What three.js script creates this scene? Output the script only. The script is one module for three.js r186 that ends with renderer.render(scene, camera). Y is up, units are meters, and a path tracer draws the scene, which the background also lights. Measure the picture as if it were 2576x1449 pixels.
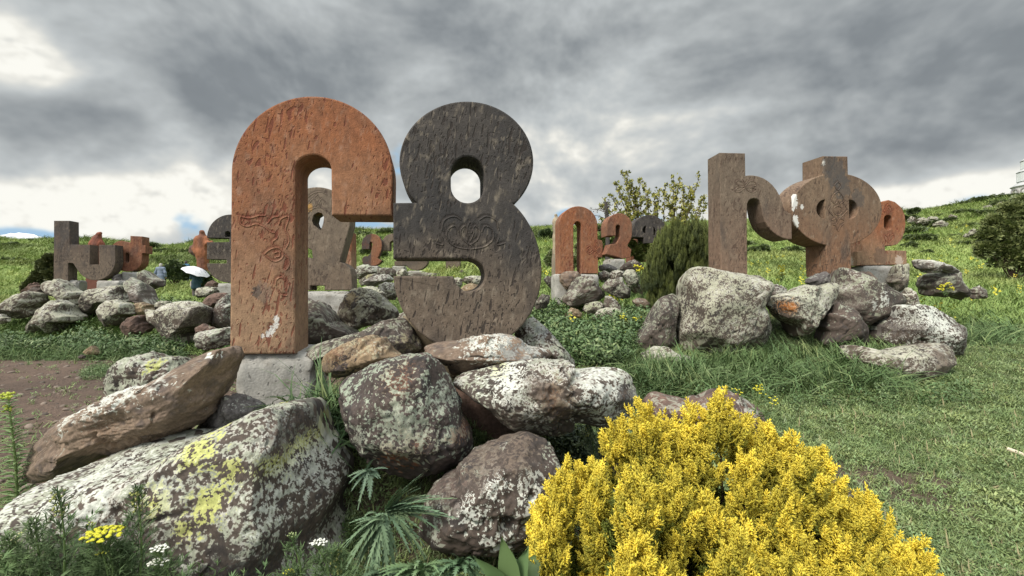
import * as THREE from 'three';
import { mergeGeometries } from 'three/addons/utils/BufferGeometryUtils.js';
import { MarchingCubes } from 'three/addons/objects/MarchingCubes.js';

// ---------------------------------------------------------------- camera, sky, sun, exposure
const scene = new THREE.Scene();
const EYE = 1.6, F = 1081, CX = 1288, CY = 724.5;               // eye height (m), focal length and centre of the 2576 x 1449 picture
const camera = new THREE.PerspectiveCamera(2 * Math.atan(CY / F) * 180 / Math.PI, 16 / 9, 0.05, 9000);
camera.position.set(0, EYE, 0);
camera.lookAt(0, EYE, -10);
const renderer = new THREE.WebGLRenderer({ antialias: true });
renderer.toneMapping = THREE.LinearToneMapping;
renderer.toneMappingExposure = 4.0;
renderer.shadowMap.enabled = true;
const SKY_GAIN = 1 / 4.0;

const sun = new THREE.DirectionalLight(new THREE.Color(1.0, 0.93, 0.82), 1.0);
sun.position.set(-30, 42, 20);
sun.target.position.set(0, 0.5, -8);
sun.castShadow = true;
sun.shadow.radius = 36;
sun.shadow.mapSize.set(4096, 4096);
Object.assign(sun.shadow.camera, { left: -45, right: 45, top: 45, bottom: -45, near: 1, far: 160 });
scene.add(sun, sun.target);

// ---------------------------------------------------------------- random numbers and noise
function rng(seed) {
  let a = seed >>> 0;
  return () => { a = (a + 0x6D2B79F5) >>> 0; let t = a; t = Math.imul(t ^ (t >>> 15), t | 1); t ^= t + Math.imul(t ^ (t >>> 7), t | 61); return ((t ^ (t >>> 14)) >>> 0) / 4294967296; };
}
const PERM = new Uint8Array(512);
{ const r = rng(77), p = [...Array(256).keys()]; for (let i = 255; i > 0; i--) { const j = Math.floor(r() * (i + 1)); [p[i], p[j]] = [p[j], p[i]]; } for (let i = 0; i < 512; i++) PERM[i] = p[i & 255]; }
const GX = new Float32Array(256), GY = new Float32Array(256), GZ = new Float32Array(256);
{ const r = rng(5); for (let i = 0; i < 256; i++) { const z = r() * 2 - 1, a = r() * 6.2832, q = Math.sqrt(1 - z * z); GX[i] = q * Math.cos(a) * 1.6; GY[i] = q * Math.sin(a) * 1.6; GZ[i] = z * 1.6; } }
function noise(x, y, z) {
  const xf = Math.floor(x), yf = Math.floor(y), zf = Math.floor(z), X = xf & 255, Y = yf & 255, Z = zf & 255;
  x -= xf; y -= yf; z -= zf;
  const u = x * x * x * (x * (x * 6 - 15) + 10), v = y * y * y * (y * (y * 6 - 15) + 10), w = z * z * z * (z * (z * 6 - 15) + 10);
  const A = PERM[X] + Y, B = PERM[X + 1] + Y, AA = PERM[A & 255] + Z, AB = PERM[(A + 1) & 255] + Z, BA = PERM[B & 255] + Z, BB = PERM[(B + 1) & 255] + Z;
  const g = (h, a, b, c) => GX[h] * a + GY[h] * b + GZ[h] * c;
  const a0 = g(PERM[AA & 255], x, y, z), a1 = g(PERM[BA & 255], x - 1, y, z), b0 = g(PERM[AB & 255], x, y - 1, z), b1 = g(PERM[BB & 255], x - 1, y - 1, z);
  const c0 = g(PERM[(AA + 1) & 255], x, y, z - 1), c1 = g(PERM[(BA + 1) & 255], x - 1, y, z - 1), d0 = g(PERM[(AB + 1) & 255], x, y - 1, z - 1), d1 = g(PERM[(BB + 1) & 255], x - 1, y - 1, z - 1);
  const e = a0 + u * (a1 - a0), f = b0 + u * (b1 - b0), h = c0 + u * (c1 - c0), k = d0 + u * (d1 - d0);
  const m = e + v * (f - e), n = h + v * (k - h);
  return m + w * (n - m);
}
function fbm(x, y, z, o = 4, gain = 0.5) { let s = 0, a = 1, t = 0; for (let i = 0; i < o; i++) { s += a * noise(x, y, z); t += a; a *= gain; x = x * 2.03 + 3.1; y = y * 2.03 + 1.7; z = z * 2.03 + 5.3; } return s / t; }
const clamp = (v, a = 0, b = 1) => v < a ? a : v > b ? b : v;
const lerp = (a, b, t) => a + (b - a) * t;
const sst = (a, b, v) => { const t = clamp((v - a) / (b - a)); return t * t * (3 - 2 * t); };
const mix3 = (a, b, t) => [a[0] + (b[0] - a[0]) * t, a[1] + (b[1] - a[1]) * t, a[2] + (b[2] - a[2]) * t];
const toLin = c => c <= 0.04045 ? c / 12.92 : Math.pow((c + 0.055) / 1.055, 2.4);
const toSrgb = c => c <= 0.0031308 ? c * 12.92 : 1.055 * Math.pow(c, 1 / 2.4) - 0.055;

// ---------------------------------------------------------------- the sky: a broken overcast, computed by direction
{
  const W = 2048, H = 1024, data = new Uint16Array(W * H * 4), half = THREE.DataUtils.toHalfFloat;
  const anchor = (px, py, sx, sy, amt) => { const az = Math.atan((px - CX) / F); return { az, el: Math.atan((CY - py) / F * Math.cos(az)), sx: sx / 1081, sy: sy / 1081, amt }; };
  const A = [ // cloud masses and openings: position, spread and brightness
    anchor(190, 330, 230, 95, -0.17), anchor(30, 290, 130, 80, -0.06), anchor(640, 230, 210, 130, -0.15), anchor(430, 120, 140, 80, -0.07), anchor(1110, 60, 210, 90, -0.15), anchor(1390, 110, 150, 60, -0.08), anchor(2000, 150, 280, 90, -0.11), anchor(2360, 260, 240, 95, -0.14), anchor(2520, 60, 250, 100, -0.11), anchor(2250, 390, 260, 40, -0.09), anchor(1740, 60, 190, 60, -0.06),
    anchor(50, 175, 75, 50, 0.34), anchor(-30, 70, 90, 60, 0.26), anchor(360, 225, 60, 45, 0.12), anchor(445, 325, 55, 45, 0.16), anchor(530, 50, 110, 50, 0.05), anchor(150, 510, 200, 42, 0.34), anchor(350, 470, 110, 45, 0.26), anchor(20, 560, 130, 40, 0.22), anchor(430, 400, 80, 50, 0.12), anchor(560, 430, 90, 60, 0.16), anchor(380, 570, 150, 40, 0.16),
    anchor(1050, 185, 100, 60, 0.12), anchor(980, 320, 60, 90, 0.12), anchor(1330, 340, 110, 65, 0.18), anchor(1450, 420, 190, 70, 0.09), anchor(1560, 290, 160, 75, 0.13), anchor(1830, 265, 140, 45, 0.16), anchor(1700, 410, 240, 60, 0.06), anchor(1180, 470, 90, 60, 0.20), anchor(800, 450, 80, 60, 0.16), anchor(1500, 540, 360, 36, 0.16), anchor(1000, 530, 260, 36, 0.22), anchor(2400, 486, 220, 26, 0.32), anchor(2140, 515, 200, 26, 0.18),
  ];
  const blues = [anchor(475, 585, 40, 34, 1), anchor(1450, 545, 95, 20, 0.9), anchor(1000, 400, 26, 60, 0.75), anchor(60, 592, 90, 14, 0.55), anchor(940, 565, 120, 10, 0.7), anchor(2480, 500, 60, 12, 0.5), anchor(1620, 555, 60, 18, 0.7), anchor(700, 520, 60, 30, 0.3)];
  const wgt = (a, az, el) => { let da = az - a.az; const q = da / a.sx, s = (el - a.el) / a.sy, e = q * q + s * s; return e > 12 ? 0 : Math.exp(-e); };
  for (let j = 0; j < H; j++) {
    const el = ((j + 0.5) / H - 0.5) * Math.PI, ce = Math.cos(el), sy = Math.sin(el);
    for (let i = 0; i < W; i++) {
      const ph = ((i + 0.5) / W - 0.5) * 2 * Math.PI, dx = Math.cos(ph) * ce, dz = Math.sin(ph) * ce;
      let r, g, b;
      if (el < -0.06) { r = 0.10; g = 0.12; b = 0.07; }
      else {
        const k = 2.0 / (Math.max(sy, 0) * 0.5 + 0.85), x = dx * k, z = dz * k, y3 = sy * 3.1;
        const w1 = noise(x * 1.3 + 9, y3 * 0.8, z * 1.3), w2 = noise(x * 1.3, y3 * 0.8 + 4, z * 1.3 + 31);
        const px = x + w1 * 0.16, pz = z + w2 * 0.16, py = y3 * 1.25 + w1 * 0.1;
        const n1 = fbm(px * 1.25, py * 0.9, pz * 1.25, 3, 0.5);                    // the large masses
        const b1 = fbm(px * 3.0 + 5, py * 2.3, pz * 3.0, 5, 0.58), b2 = fbm(px * 8 + 17, py * 6.5, pz * 8, 5, 0.62);
        const az = Math.atan2(dx, -dz);
        let s = n1 * 0.13 + b1 * 0.22 + b2 * 0.09, blue = 0;
        for (const a of A) s += a.amt * wgt(a, az, el);
        for (const a of blues) blue += a.amt * wgt(a, az, el);
        const n3 = b2;
        let v = 0.715 + 0.03 * sst(0.30, 0.04, el) + 0.80 * clamp(s, -0.2, 0.20) + 0.14 * sst(0.12, 0.34, s) + b2 * 0.03;
        const bright = sst(0.10, 0.34, s);
        v += (fbm(px * 11 + 3, py * 11, pz * 11, 5, 0.68) * 0.30 - 0.015) * bright;
        v = clamp(v, 0.42, 0.98);
        // blue grey shaded base, neutral middle, cream sunlit cloud
        const t = sst(0.46, 0.74, v), q = sst(0.74, 0.95, v);
        r = v * lerp(0.945, 0.975, t) + q * 0.035; g = v * lerp(0.995, 1.002, t) + q * 0.004; b = v * lerp(1.035, 1.01, t) - q * 0.035;
        const bm = sst(0.30, 0.75, blue + (n1 * 0.6 + b1 * 0.9 + n3 * 0.5) * Math.min(1, blue * 1.8)) * 0.92;
        r = lerp(r, 0.62, bm); g = lerp(g, 0.765, bm); b = lerp(b, 0.885, bm);
        const zen = (1 + 2.5 * sst(0.57, 1.15, el)) * (1 + 0.9 * sst(-0.1, 0.9, dz)); // an overcast sky is about three times as bright overhead as low down; brightened out of view, overhead and behind, to light ground and letter fronts
        r = toLin(clamp(r)) * zen; g = toLin(clamp(g)) * zen; b = toLin(clamp(b)) * zen;
      }
      const o = (j * W + i) * 4;
      data[o] = half(r * SKY_GAIN); data[o + 1] = half(g * SKY_GAIN); data[o + 2] = half(b * SKY_GAIN); data[o + 3] = half(1);
    }
  }
  const sky = new THREE.DataTexture(data, W, H, THREE.RGBAFormat, THREE.HalfFloatType);
  sky.mapping = THREE.EquirectangularReflectionMapping; sky.magFilter = THREE.LinearFilter; sky.minFilter = THREE.LinearFilter; sky.wrapS = THREE.RepeatWrapping;
  sky.needsUpdate = true;
  scene.background = sky; scene.environment = sky;
}

// ---------------------------------------------------------------- helpers
const taken = {};
function numbered(n) { const k = taken[n] = (taken[n] ?? -1) + 1; return k ? n + '_' + String(k).padStart(3, '0') : n; }
function tag(o, label, category, group, kind) {
  o.name = numbered(o.name); if (label) o.userData.label = label; if (category) o.userData.category = category; if (group) o.userData.group = group; if (kind) o.userData.kind = kind;
  scene.add(o); return o;
}
function shade(o) { o.traverse(c => { if (c.isMesh) { c.castShadow = true; c.receiveShadow = true; } }); return o; }
function mesh(name, geo, material, parent) { const m = new THREE.Mesh(geo, material); m.name = name; m.castShadow = m.receiveShadow = true; if (parent) parent.add(m); return m; }
function group(name, p) { const g = new THREE.Group(); g.name = name; if (p) g.position.copy(p); return g; }
const P = (x, y, d) => new THREE.Vector3((x - CX) / F * d, EYE + (CY - y) / F * d, -d);      // a measured picture point at a distance of d metres
const M = (x0, y0, k) => p => [x0 + k * p[0], y0 + k * p[1]];                                // measurements taken in an enlarged crop
const mA = M(0, 479.2, 0.2866), mB = M(543, 191.7, 0.3528), mB3 = M(543, 575, 0.3528), mB4 = M(0, 798.6, 0.4488), mC1 = M(1309.7, 415.3, 0.3086), mC2 = M(1725, 351.4, 0.2646), mC3 = M(1533.3, 638.9, 0.4048),
  mC4 = M(830.6, 830.6, 0.4267), mC5 = M(1277.8, 926.4, 0.504), mC6 = M(2172, 351.4, 0.2646), mD1 = M(0, 638.9, 0.248), mD2 = M(702.8, 638.9, 0.2232), mD3 = M(127.8, 575, 0.17636), mD4 = M(0, 958.3, 0.33855),
  mD5 = M(1277.8, 543.1, 0.17636), mD6 = M(1501.4, 415.3, 0.13228), mD8 = M(862.5, 543.1, 0.13225), mId = p => p;
const pts = s => s.trim().split(/\s+/).map(q => q.split(',').map(Number));
const std = (rgb, rough = 0.9, extra = {}) => new THREE.MeshStandardMaterial({ color: new THREE.Color().setRGB(...rgb), roughness: rough, side: THREE.DoubleSide, ...extra });
function dataTex(w, h, fill, srgb = true, rep = true) {
  const d = new Uint8Array(w * h * 4);
  for (let j = 0; j < h; j++) for (let i = 0; i < w; i++) { const c = fill(i, j), o = (j * w + i) * 4; for (let k = 0; k < 3; k++) d[o + k] = clamp(srgb ? toSrgb(Math.max(c[k], 0)) : c[k]) * 255; d[o + 3] = 255; }
  const t = new THREE.DataTexture(d, w, h); t.colorSpace = srgb ? THREE.SRGBColorSpace : THREE.NoColorSpace;
  t.magFilter = THREE.LinearFilter; t.minFilter = THREE.LinearMipmapLinearFilter; t.generateMipmaps = true; if (rep) t.wrapS = t.wrapT = THREE.RepeatWrapping; t.needsUpdate = true; return t;
}
class Buf { // collects triangles for one mesh
  constructor() { this.p = []; this.i = []; this.c = []; }
  v(x, y, z) { this.p.push(x, y, z); return this.p.length / 3 - 1; }
  tri(a, b, c) { this.i.push(a, b, c); }
  quad(a, b, c, d) { this.i.push(a, b, c, a, c, d); }
  geo() { const g = new THREE.BufferGeometry(); g.setAttribute('position', new THREE.Float32BufferAttribute(this.p, 3)); g.setIndex(this.i); g.computeVertexNormals(); return g; }
}

// ---------------------------------------------------------------- the ground
const tab = (T, d) => { if (d <= T[0][0]) return T[0][1]; for (let i = 1; i < T.length; i++) if (d <= T[i][0]) { const t = (d - T[i - 1][0]) / (T[i][0] - T[i - 1][0]); return lerp(T[i - 1][1], T[i][1], t); } return T[T.length - 1][1]; };
const PROF_L = [[0, 0], [7, 0], [10.5, 0.03], [12, 0.15], [15, 0.45], [20, 0.75], [26, 1.2], [31, 1.8]];
const PROF_R = [[0, 0], [2.5, 0.02], [4, 0.15], [5, 0.27], [7, 0.5], [10, 0.9], [15, 1.6], [20, 2.2], [25, 2.75], [31, 3.4]];
const RIDGE = [[-1.6, 607], [-1.19, 605], [-0.92, 610], [-0.82, 622], [-0.72, 610], [-0.3, 580], [0.1, 574], [0.5, 560], [0.9, 538], [1.0, 524], [1.1, 506], [1.19, 492], [1.6, 470]];
const MOUNDS = [[-1.30, -2.92, 0.32, 0.28, 0.48], [-0.45, -2.95, 0.3, 0.25, 0.25], [-0.75, -3.55, 1.0, 0.62, 0.60], [0.25, -3.4, 0.7, 0.6, 0.42], [-0.9, -2.4, 0.8, 0.5, 0.12], [-1.0, -5.4, 1.3, 1.2, 0.35], [3.6, -7.8, 1.6, 0.7, 0.35], [5.6, -8.2, 1.5, 0.8, 0.35], [-13, -13.2, 2.6, 1.0, 0.45], [-9.6, -12.6, 2.4, 1.2, 0.45], [-7.2, -12, 1.6, 1.2, 0.4], [1.6, -10.8, 1.3, 0.9, 0.3], [-2, -8, 1.2, 0.8, 0.5], [-2, -20.5, 4, 2, 0.5]];
function groundBase(x, z) {
  const d = Math.max(-z, 0.001), u = clamp(x / Math.max(d, 4), -1.6, 1.6), s = sst(-0.55, 0.0, u);
  let h = lerp(tab(PROF_L, Math.min(d, 31)), tab(PROF_R, Math.min(d, 31)), s);
  const R = EYE + (CY - tab(RIDGE, u)) / F * 100;
  if (d > 31 && d <= 100) h = lerp(h, R, Math.pow((d - 31) / 69, 1.12));
  else if (d > 100) h = lerp(R, -14, sst(100, 190, d));
  h += noise(x * 0.11, 3, z * 0.11) * 0.5 * sst(14, 60, d) * (1 - sst(95, 200, d)) + noise(x * 0.4, 8, z * 0.4) * 0.10 * sst(9, 30, d) + noise(x * 1.3, 5, z * 1.3) * 0.03;
  if (d > 400) h += fbm(x * 0.0012, 2, z * 0.0012, 3) * 30 * sst(400, 2500, d);
  return h;
}
function ground(x, z) {
  let h = groundBase(x, z);
  for (const [mx, mz, sx, sz, a] of MOUNDS) { const q = (x - mx) / sx, w = (z - mz) / sz, e = q * q + w * w; if (e < 9) h += a * Math.exp(-e); }
  return h;
}
function dirt(x, z) { // 1 where the trodden earth shows
  const n = noise(x * 0.9, 1, z * 0.9) * 0.5 + noise(x * 2.6, 4, z * 2.6) * 0.3 + noise(x * 7, 4, z * 7) * 0.15;
  const far = 10.3 - sst(-6.2, -3.2, x) * 2.2 , near = 2.9 - 0.2 * x * 0;
  let a = Math.min(-2.35 - x * 1.0 + 0.05 * z, (far + z) * 0.9, (-z - near));
  if (x < -5) a = Math.min(a, 12);
  let m = sst(-0.25, 0.25, a + n * 0.9);
  const spot = (cx, cz, rx, rz, k) => { const q = (x - cx) / rx, w = (z - cz) / rz; return k * sst(1.2, 0.5, Math.sqrt(q * q + w * w) - n * 0.8); };
  m = Math.max(m, spot(1.05, -6.3, 0.45, 0.3, 1), spot(2.75, -3.35, 1.0, 0.36, 0.9), spot(3.4, -3.0, 0.6, 0.25, 0.7), spot(-0.7, -3.4, 1.1, 0.75, 1), spot(-0.3, -2.6, 1.2, 0.5, 0.8));
  return m;
}
{
  const NX = 340, NZ = 340, B = new Buf(), col = [], uv = [];
  for (let j = 0; j <= NZ; j++) for (let i = 0; i <= NX; i++) {
    const a = (i / NX * 2 - 1) * 7.35, b = (j / NZ * 2 - 1) * 7.35, x = 5 * Math.sinh(a) * (a ? 1 : 1) * 0.9, z = -4.5 + 5 * Math.sinh(b) * 0.9;
    B.v(x, ground(x, z), z); uv.push(x / 1.7, z / 1.7);
    const m = dirt(x, z), n = noise(x * 0.5, 7, z * 0.5), d = -z, far = sst(9, 26, d);
    let g = mix3([0.075, 0.095, 0.038], [0.13, 0.185, 0.048], far); g = mix3(g, [0.13, 0.15, 0.045], clamp(0.3 + n * 0.7) * far);
    if (d > 45) { const s = sst(0.12, 0.32, fbm(x * 0.09, 2, z * 0.09, 3)); g = mix3(g, [0.045, 0.065, 0.03], s * 0.8); }
    const e = mix3([0.092, 0.060, 0.043], [0.130, 0.086, 0.062], clamp(0.5 + n));
    const c = mix3(g, e, m); col.push(...c);
  }
  for (let j = 0; j < NZ; j++) for (let i = 0; i < NX; i++) { const a = j * (NX + 1) + i; B.quad(a, a + NX + 1, a + NX + 2, a + 1); }
  const g = B.geo(); g.setAttribute('color', new THREE.Float32BufferAttribute(col, 3)); g.setAttribute('uv', new THREE.Float32BufferAttribute(uv, 2));
  const per = (f, i, j, n, o) => { const u = i / n * 6.2832, v = j / n * 6.2832, r = f / 6.2832; return noise(Math.cos(u) * r + o, Math.sin(u) * r + Math.cos(v) * r * 0.9, Math.sin(v) * r + o); };
  const grain = (i, j) => 0.80 + per(9, i, j, 512, 2) * 0.15 + per(34, i, j, 512, 7) * 0.22 + per(110, i, j, 512, 11) * 0.22;
  const map = dataTex(512, 512, (i, j) => { const v = grain(i, j); return [v, v, v]; });
  const bump = dataTex(512, 512, (i, j) => { const v = 0.5 + per(14, i, j, 512, 2) * 0.25 + per(50, i, j, 512, 7) * 0.25 + per(130, i, j, 512, 11) * 0.15; return [v, v, v]; }, false);
  const m = new THREE.MeshStandardMaterial({ vertexColors: true, map, bumpMap: bump, bumpScale: 0.025, roughness: 1 });
  const o = mesh('ground', g, m); tag(o, 'sloping ground of trodden brown earth and grassy soil', null, null, 'structure');
}
{ // snow mountain far beyond the left ridge
  const N = 90, B = new Buf(), col = [], cx = -4850, cz = -4300;
  for (let j = 0; j <= N; j++) for (let i = 0; i <= N; i++) {
    const x = (i / N * 2 - 1), z = (j / N * 2 - 1), r = Math.hypot(x, z), px = cx + x * 2300, pz = cz + z * 1500;
    const ridged = 1 - Math.abs(fbm(x * 2.2 + 4, 3, z * 2.2, 5));
    const prof = Math.max(0, 1 - r) * (0.55 + 0.45 * ridged);
    const pk = 0.35 * Math.exp(-((x + 0.32) ** 2 + z * z) / 0.05) + 0.3 * Math.exp(-((x - 0.0) ** 2 + (z - 0.1) ** 2) / 0.03);
    const y = -40 + 560 * prof + 170 * pk * ridged;
    B.v(px, y, pz);
    const s = sst(-0.12, 0.22, fbm(x * 9, 1, z * 9, 4) + (y - 500) / 500);
    col.push(...mix3([0.24, 0.26, 0.29], [0.80, 0.82, 0.85], s));
  }
  for (let j = 0; j < N; j++) for (let i = 0; i < N; i++) { const a = j * (N + 1) + i; B.quad(a, a + N + 1, a + N + 2, a + 1); }
  const g = B.geo(); g.setAttribute('color', new THREE.Float32BufferAttribute(col, 3));
  tag(mesh('snow_mountain', g, new THREE.MeshStandardMaterial({ vertexColors: true, roughness: 1 })), 'distant snow covered mountain behind the left ridge', null, null, 'structure');
}

// ---------------------------------------------------------------- carved stone letters on concrete plinths
const arc = (cx, cy, rx, ry, a0, a1, n = 28) => { const o = []; for (let i = 0; i <= n; i++) { const a = lerp(a0, a1, i / n) * Math.PI / 180; o.push([cx + rx * Math.cos(a), cy - ry * Math.sin(a)]); } return o; };   // degrees, counter-clockwise as seen
const frame = (d, yaw, cx, cy) => { // a vertical plane through a picture point, turned by yaw
  const a = P(cx, cy, d), n = new THREE.Vector3(Math.sin(yaw), 0, Math.cos(yaw)), r = new THREE.Vector3(Math.cos(yaw), 0, -Math.sin(yaw)), cam = new THREE.Vector3(0, EYE, 0);
  return { a, n, r, at(p) { const dir = new THREE.Vector3((p[0] - CX) / F, (CY - p[1]) / F, -1), s = (a.x * n.x + a.z * n.z) / (dir.x * n.x + dir.z * n.z); return cam.clone().addScaledVector(dir, s); } };
};
const STONES = {
  orange: { a: [0.265, 0.098, 0.042], b: [0.215, 0.092, 0.048], low: [0.30, 0.195, 0.120], stain: [0.10, 0.062, 0.045], light: [0.33, 0.19, 0.13], pit: [0.15, 0.040, 0.022] },
  dark: { a: [0.037, 0.034, 0.034], b: [0.060, 0.052, 0.048], low: [0.150, 0.112, 0.082], stain: [0.036, 0.031, 0.030], light: [0.27, 0.225, 0.175], pit: [0.028, 0.021, 0.018] },
  brown: { a: [0.128, 0.094, 0.070], b: [0.165, 0.124, 0.092], low: [0.18, 0.115, 0.08], stain: [0.072, 0.058, 0.050], light: [0.27, 0.205, 0.15], pit: [0.070, 0.042, 0.030] },
  warm: { a: [0.150, 0.098, 0.066], b: [0.195, 0.132, 0.088], low: [0.22, 0.115, 0.065], stain: [0.072, 0.058, 0.050], light: [0.28, 0.21, 0.15], pit: [0.070, 0.042, 0.030] },
  rust: { a: [0.235, 0.096, 0.050], b: [0.195, 0.098, 0.058], low: [0.19, 0.076, 0.042], stain: [0.10, 0.055, 0.042], light: [0.30, 0.175, 0.11], pit: [0.11, 0.040, 0.025] },
  grey: { a: [0.145, 0.112, 0.084], b: [0.185, 0.142, 0.105], low: [0.15, 0.11, 0.08], stain: [0.082, 0.066, 0.055], light: [0.25, 0.20, 0.15], pit: [0.075, 0.052, 0.040] },
  mixed: { a: [0.105, 0.075, 0.058], b: [0.078, 0.066, 0.060], low: [0.145, 0.110, 0.082], stain: [0.050, 0.043, 0.040], light: [0.2, 0.15, 0.11], pit: [0.045, 0.034, 0.028] },
};
function letter(o) {
  const map = o.m, toPx = a => a.map(map), outer = toPx(o.outer), holes = (o.holes || []).map(toPx), yaw = (o.yaw || 0) * Math.PI / 180;
  const xs = outer.map(p => p[0]), ys = outer.map(p => p[1]);
  const fr = frame(o.d, yaw, (Math.min(...xs) + Math.max(...xs)) / 2, Math.max(...ys));
  const base = fr.a, loc = p => { const q = fr.at(p).sub(base); return [q.dot(fr.r), q.y]; };
  const L = outer.map(loc), w0 = Math.min(...L.map(p => p[0])), w1 = Math.max(...L.map(p => p[0])), h1 = Math.max(...L.map(p => p[1])), W = w1 - w0, H = h1;
  const S = new THREE.Shape(L.map(p => new THREE.Vector2(p[0], p[1])));
  for (const h of holes) S.holes.push(new THREE.Path(h.map(loc).map(p => new THREE.Vector2(p[0], p[1]))));
  const bv = Math.min(0.014, o.t * 0.05);
  let g = new THREE.ExtrudeGeometry(S, { depth: o.t - 2 * bv, bevelEnabled: true, bevelThickness: bv, bevelSize: bv, bevelOffset: -bv, bevelSegments: 2, curveSegments: 12 });
  g.translate(0, 0, -o.t + bv);
  const pos = g.attributes.position, uv = g.attributes.uv, nrm = g.attributes.normal;
  for (let i = 0; i < pos.count; i++) { const z = pos.getZ(i); const nx = nrm.getX(i), ny = nrm.getY(i); uv.setXY(i, (pos.getX(i) - w0 - z * 0.9 * nx) / W, (pos.getY(i) - z * 0.6 * ny) / H); }
  const st = STONES[o.stone], sd = o.seed, N = o.res || 384, NW = Math.min(1024, Math.round(N * Math.max(0.5, Math.min(1.5, W / H)))), NH = N;
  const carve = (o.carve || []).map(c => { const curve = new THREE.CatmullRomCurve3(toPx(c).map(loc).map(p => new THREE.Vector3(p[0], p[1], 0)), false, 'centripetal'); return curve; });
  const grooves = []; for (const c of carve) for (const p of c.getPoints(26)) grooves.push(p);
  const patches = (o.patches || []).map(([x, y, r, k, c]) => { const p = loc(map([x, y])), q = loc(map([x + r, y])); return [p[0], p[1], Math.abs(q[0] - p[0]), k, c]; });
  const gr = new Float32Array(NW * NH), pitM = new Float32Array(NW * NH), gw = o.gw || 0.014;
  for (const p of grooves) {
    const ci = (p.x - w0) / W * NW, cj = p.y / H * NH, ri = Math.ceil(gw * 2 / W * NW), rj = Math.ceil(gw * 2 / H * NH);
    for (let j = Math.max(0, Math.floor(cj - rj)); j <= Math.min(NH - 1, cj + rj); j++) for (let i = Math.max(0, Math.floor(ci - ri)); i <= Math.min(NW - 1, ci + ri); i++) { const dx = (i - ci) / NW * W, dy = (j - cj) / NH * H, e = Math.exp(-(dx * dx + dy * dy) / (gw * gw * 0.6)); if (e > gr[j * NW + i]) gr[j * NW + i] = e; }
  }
  const tex = dataTex(NW, NH, (i, j) => {
    const x = w0 + (i + 0.5) / NW * W, y = (j + 0.5) / NH * H, v = y / H, xs = x - 0.16 * y;
    const n0 = fbm(x * 1.3 + sd, y * 0.9, sd, 4), n1 = noise(x * 6 + sd, y * 3, 1), n2 = noise(x * 16, y * 11, sd), n3 = noise(x * 48, y * 34, sd + 4), n4 = noise(x * 120, y * 100, sd);
    let c = mix3(st.a, st.b, sst(-0.35, 0.45, n0 + n1 * 0.5));
    c = mix3(c, st.low, sst(o.lowTop ?? 0.74, 0.10, v + n0 * 0.4) * (o.lowAmt ?? 0.9));
    c = mix3(c, st.stain, sst(0.12, 0.55, fbm(x * 2.3 + 9, y * 1.1, sd + 7, 4) + (o.stainBias || 0)) * 0.75);
    c = mix3(c, st.light, sst(0.08, 0.6, fbm(xs * 14 + 3, y * 7.5, sd + 2, 5)) * 0.7); c = mix3(c, st.light, sst(0.42, 0.6, noise(xs * 52 + 3, y * 12, sd + 5)) * 0.35);
    const runs = noise(x * 9 + 5, y * 0.6, sd + 3); c = mix3(c, st.stain, sst(0.2, 0.65, runs) * 0.22);
    if (o.two) { const s = sst(-0.06, 0.06, x - o.two[0] * W + n1 * 0.05 + (o.two[2] || 0) * y); c = mix3(mix3(o.two[1], st.stain, 0.3 + n1 * 0.3), c, s); }
    const s1 = noise(xs * 34, y * 9, sd + 11), s2 = noise(xs * 75, y * 26, sd + 12), s0 = noise(xs * 20, y * 7, sd + 19), dens = fbm(x * 2.2, y * 2.2, sd + 13, 2) * 0.5;
    const pit = Math.max(sst(0.46, 0.56, s1 + dens), sst(0.46, 0.62, s2 + dens) * 0.85, sst(0.60, 0.72, s0 + dens), sst(0.60, 0.70, noise(x * 30, y * 30, sd + 8) + dens) * 0.9);
    pitM[j * NW + i] = pit;
    c = mix3(c, st.pit, pit * 0.8);
    const k = 1 + n2 * 0.22 + n3 * 0.22 + n4 * 0.2; c = c.map(q => q * k);
    for (const [px, py, r, amt, pc] of patches) { const q = Math.hypot(x - px, (y - py) * 0.7) / r + fbm(x * 11 / (r * 6), y * 11 / (r * 6), sd + 21, 3) * 0.9; c = mix3(c, pc, sst(1.05, 0.8, q) * amt); }
    c = mix3(c, st.pit, gr[j * NW + i] * 0.65);  // shade of the carved lines painted dark into the face colour
    return c;
  });
  const bump = dataTex(NW, NH, (i, j) => { const x = w0 + (i + 0.5) / NW * W, y = (j + 0.5) / NH * H, q = clamp(0.75 + noise(x * 30, y * 24, sd) * 0.08 + noise(x * 100, y * 90, sd) * 0.08 - pitM[j * NW + i] * 0.35 - gr[j * NW + i] * 0.32); return [q, q, q]; }, false);
  const mat = new THREE.MeshStandardMaterial({ map: tex, bumpMap: bump, bumpScale: (o.bump || 0.012) * 0.6, roughness: 0.93 });
  const G = group('stone_letter', base); G.rotation.y = yaw;
  mesh('letter_body', g, mat, G);
  if (carve.length) {
    const tubes = carve.map(c => { // raised rim that runs beside each cut line
      const t = new THREE.TubeGeometry(new THREE.CatmullRomCurve3(c.getPoints(20).map(p => new THREE.Vector3(p.x + gw * 0.75, p.y - gw * 0.8, 0))), 36, gw * 0.5, 5, false);
      const q = t.attributes.position, u = t.attributes.uv; for (let i = 0; i < q.count; i++) { q.setZ(i, q.getZ(i) * 0.7); u.setXY(i, (q.getX(i) - w0) / W, q.getY(i) / H); } return t; });
    for (const t of tubes) mesh('carving', t, mat, G);
  }
  tag(G, o.label, 'stone letter');
  return { G, loc, base, W, H };
}
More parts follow.
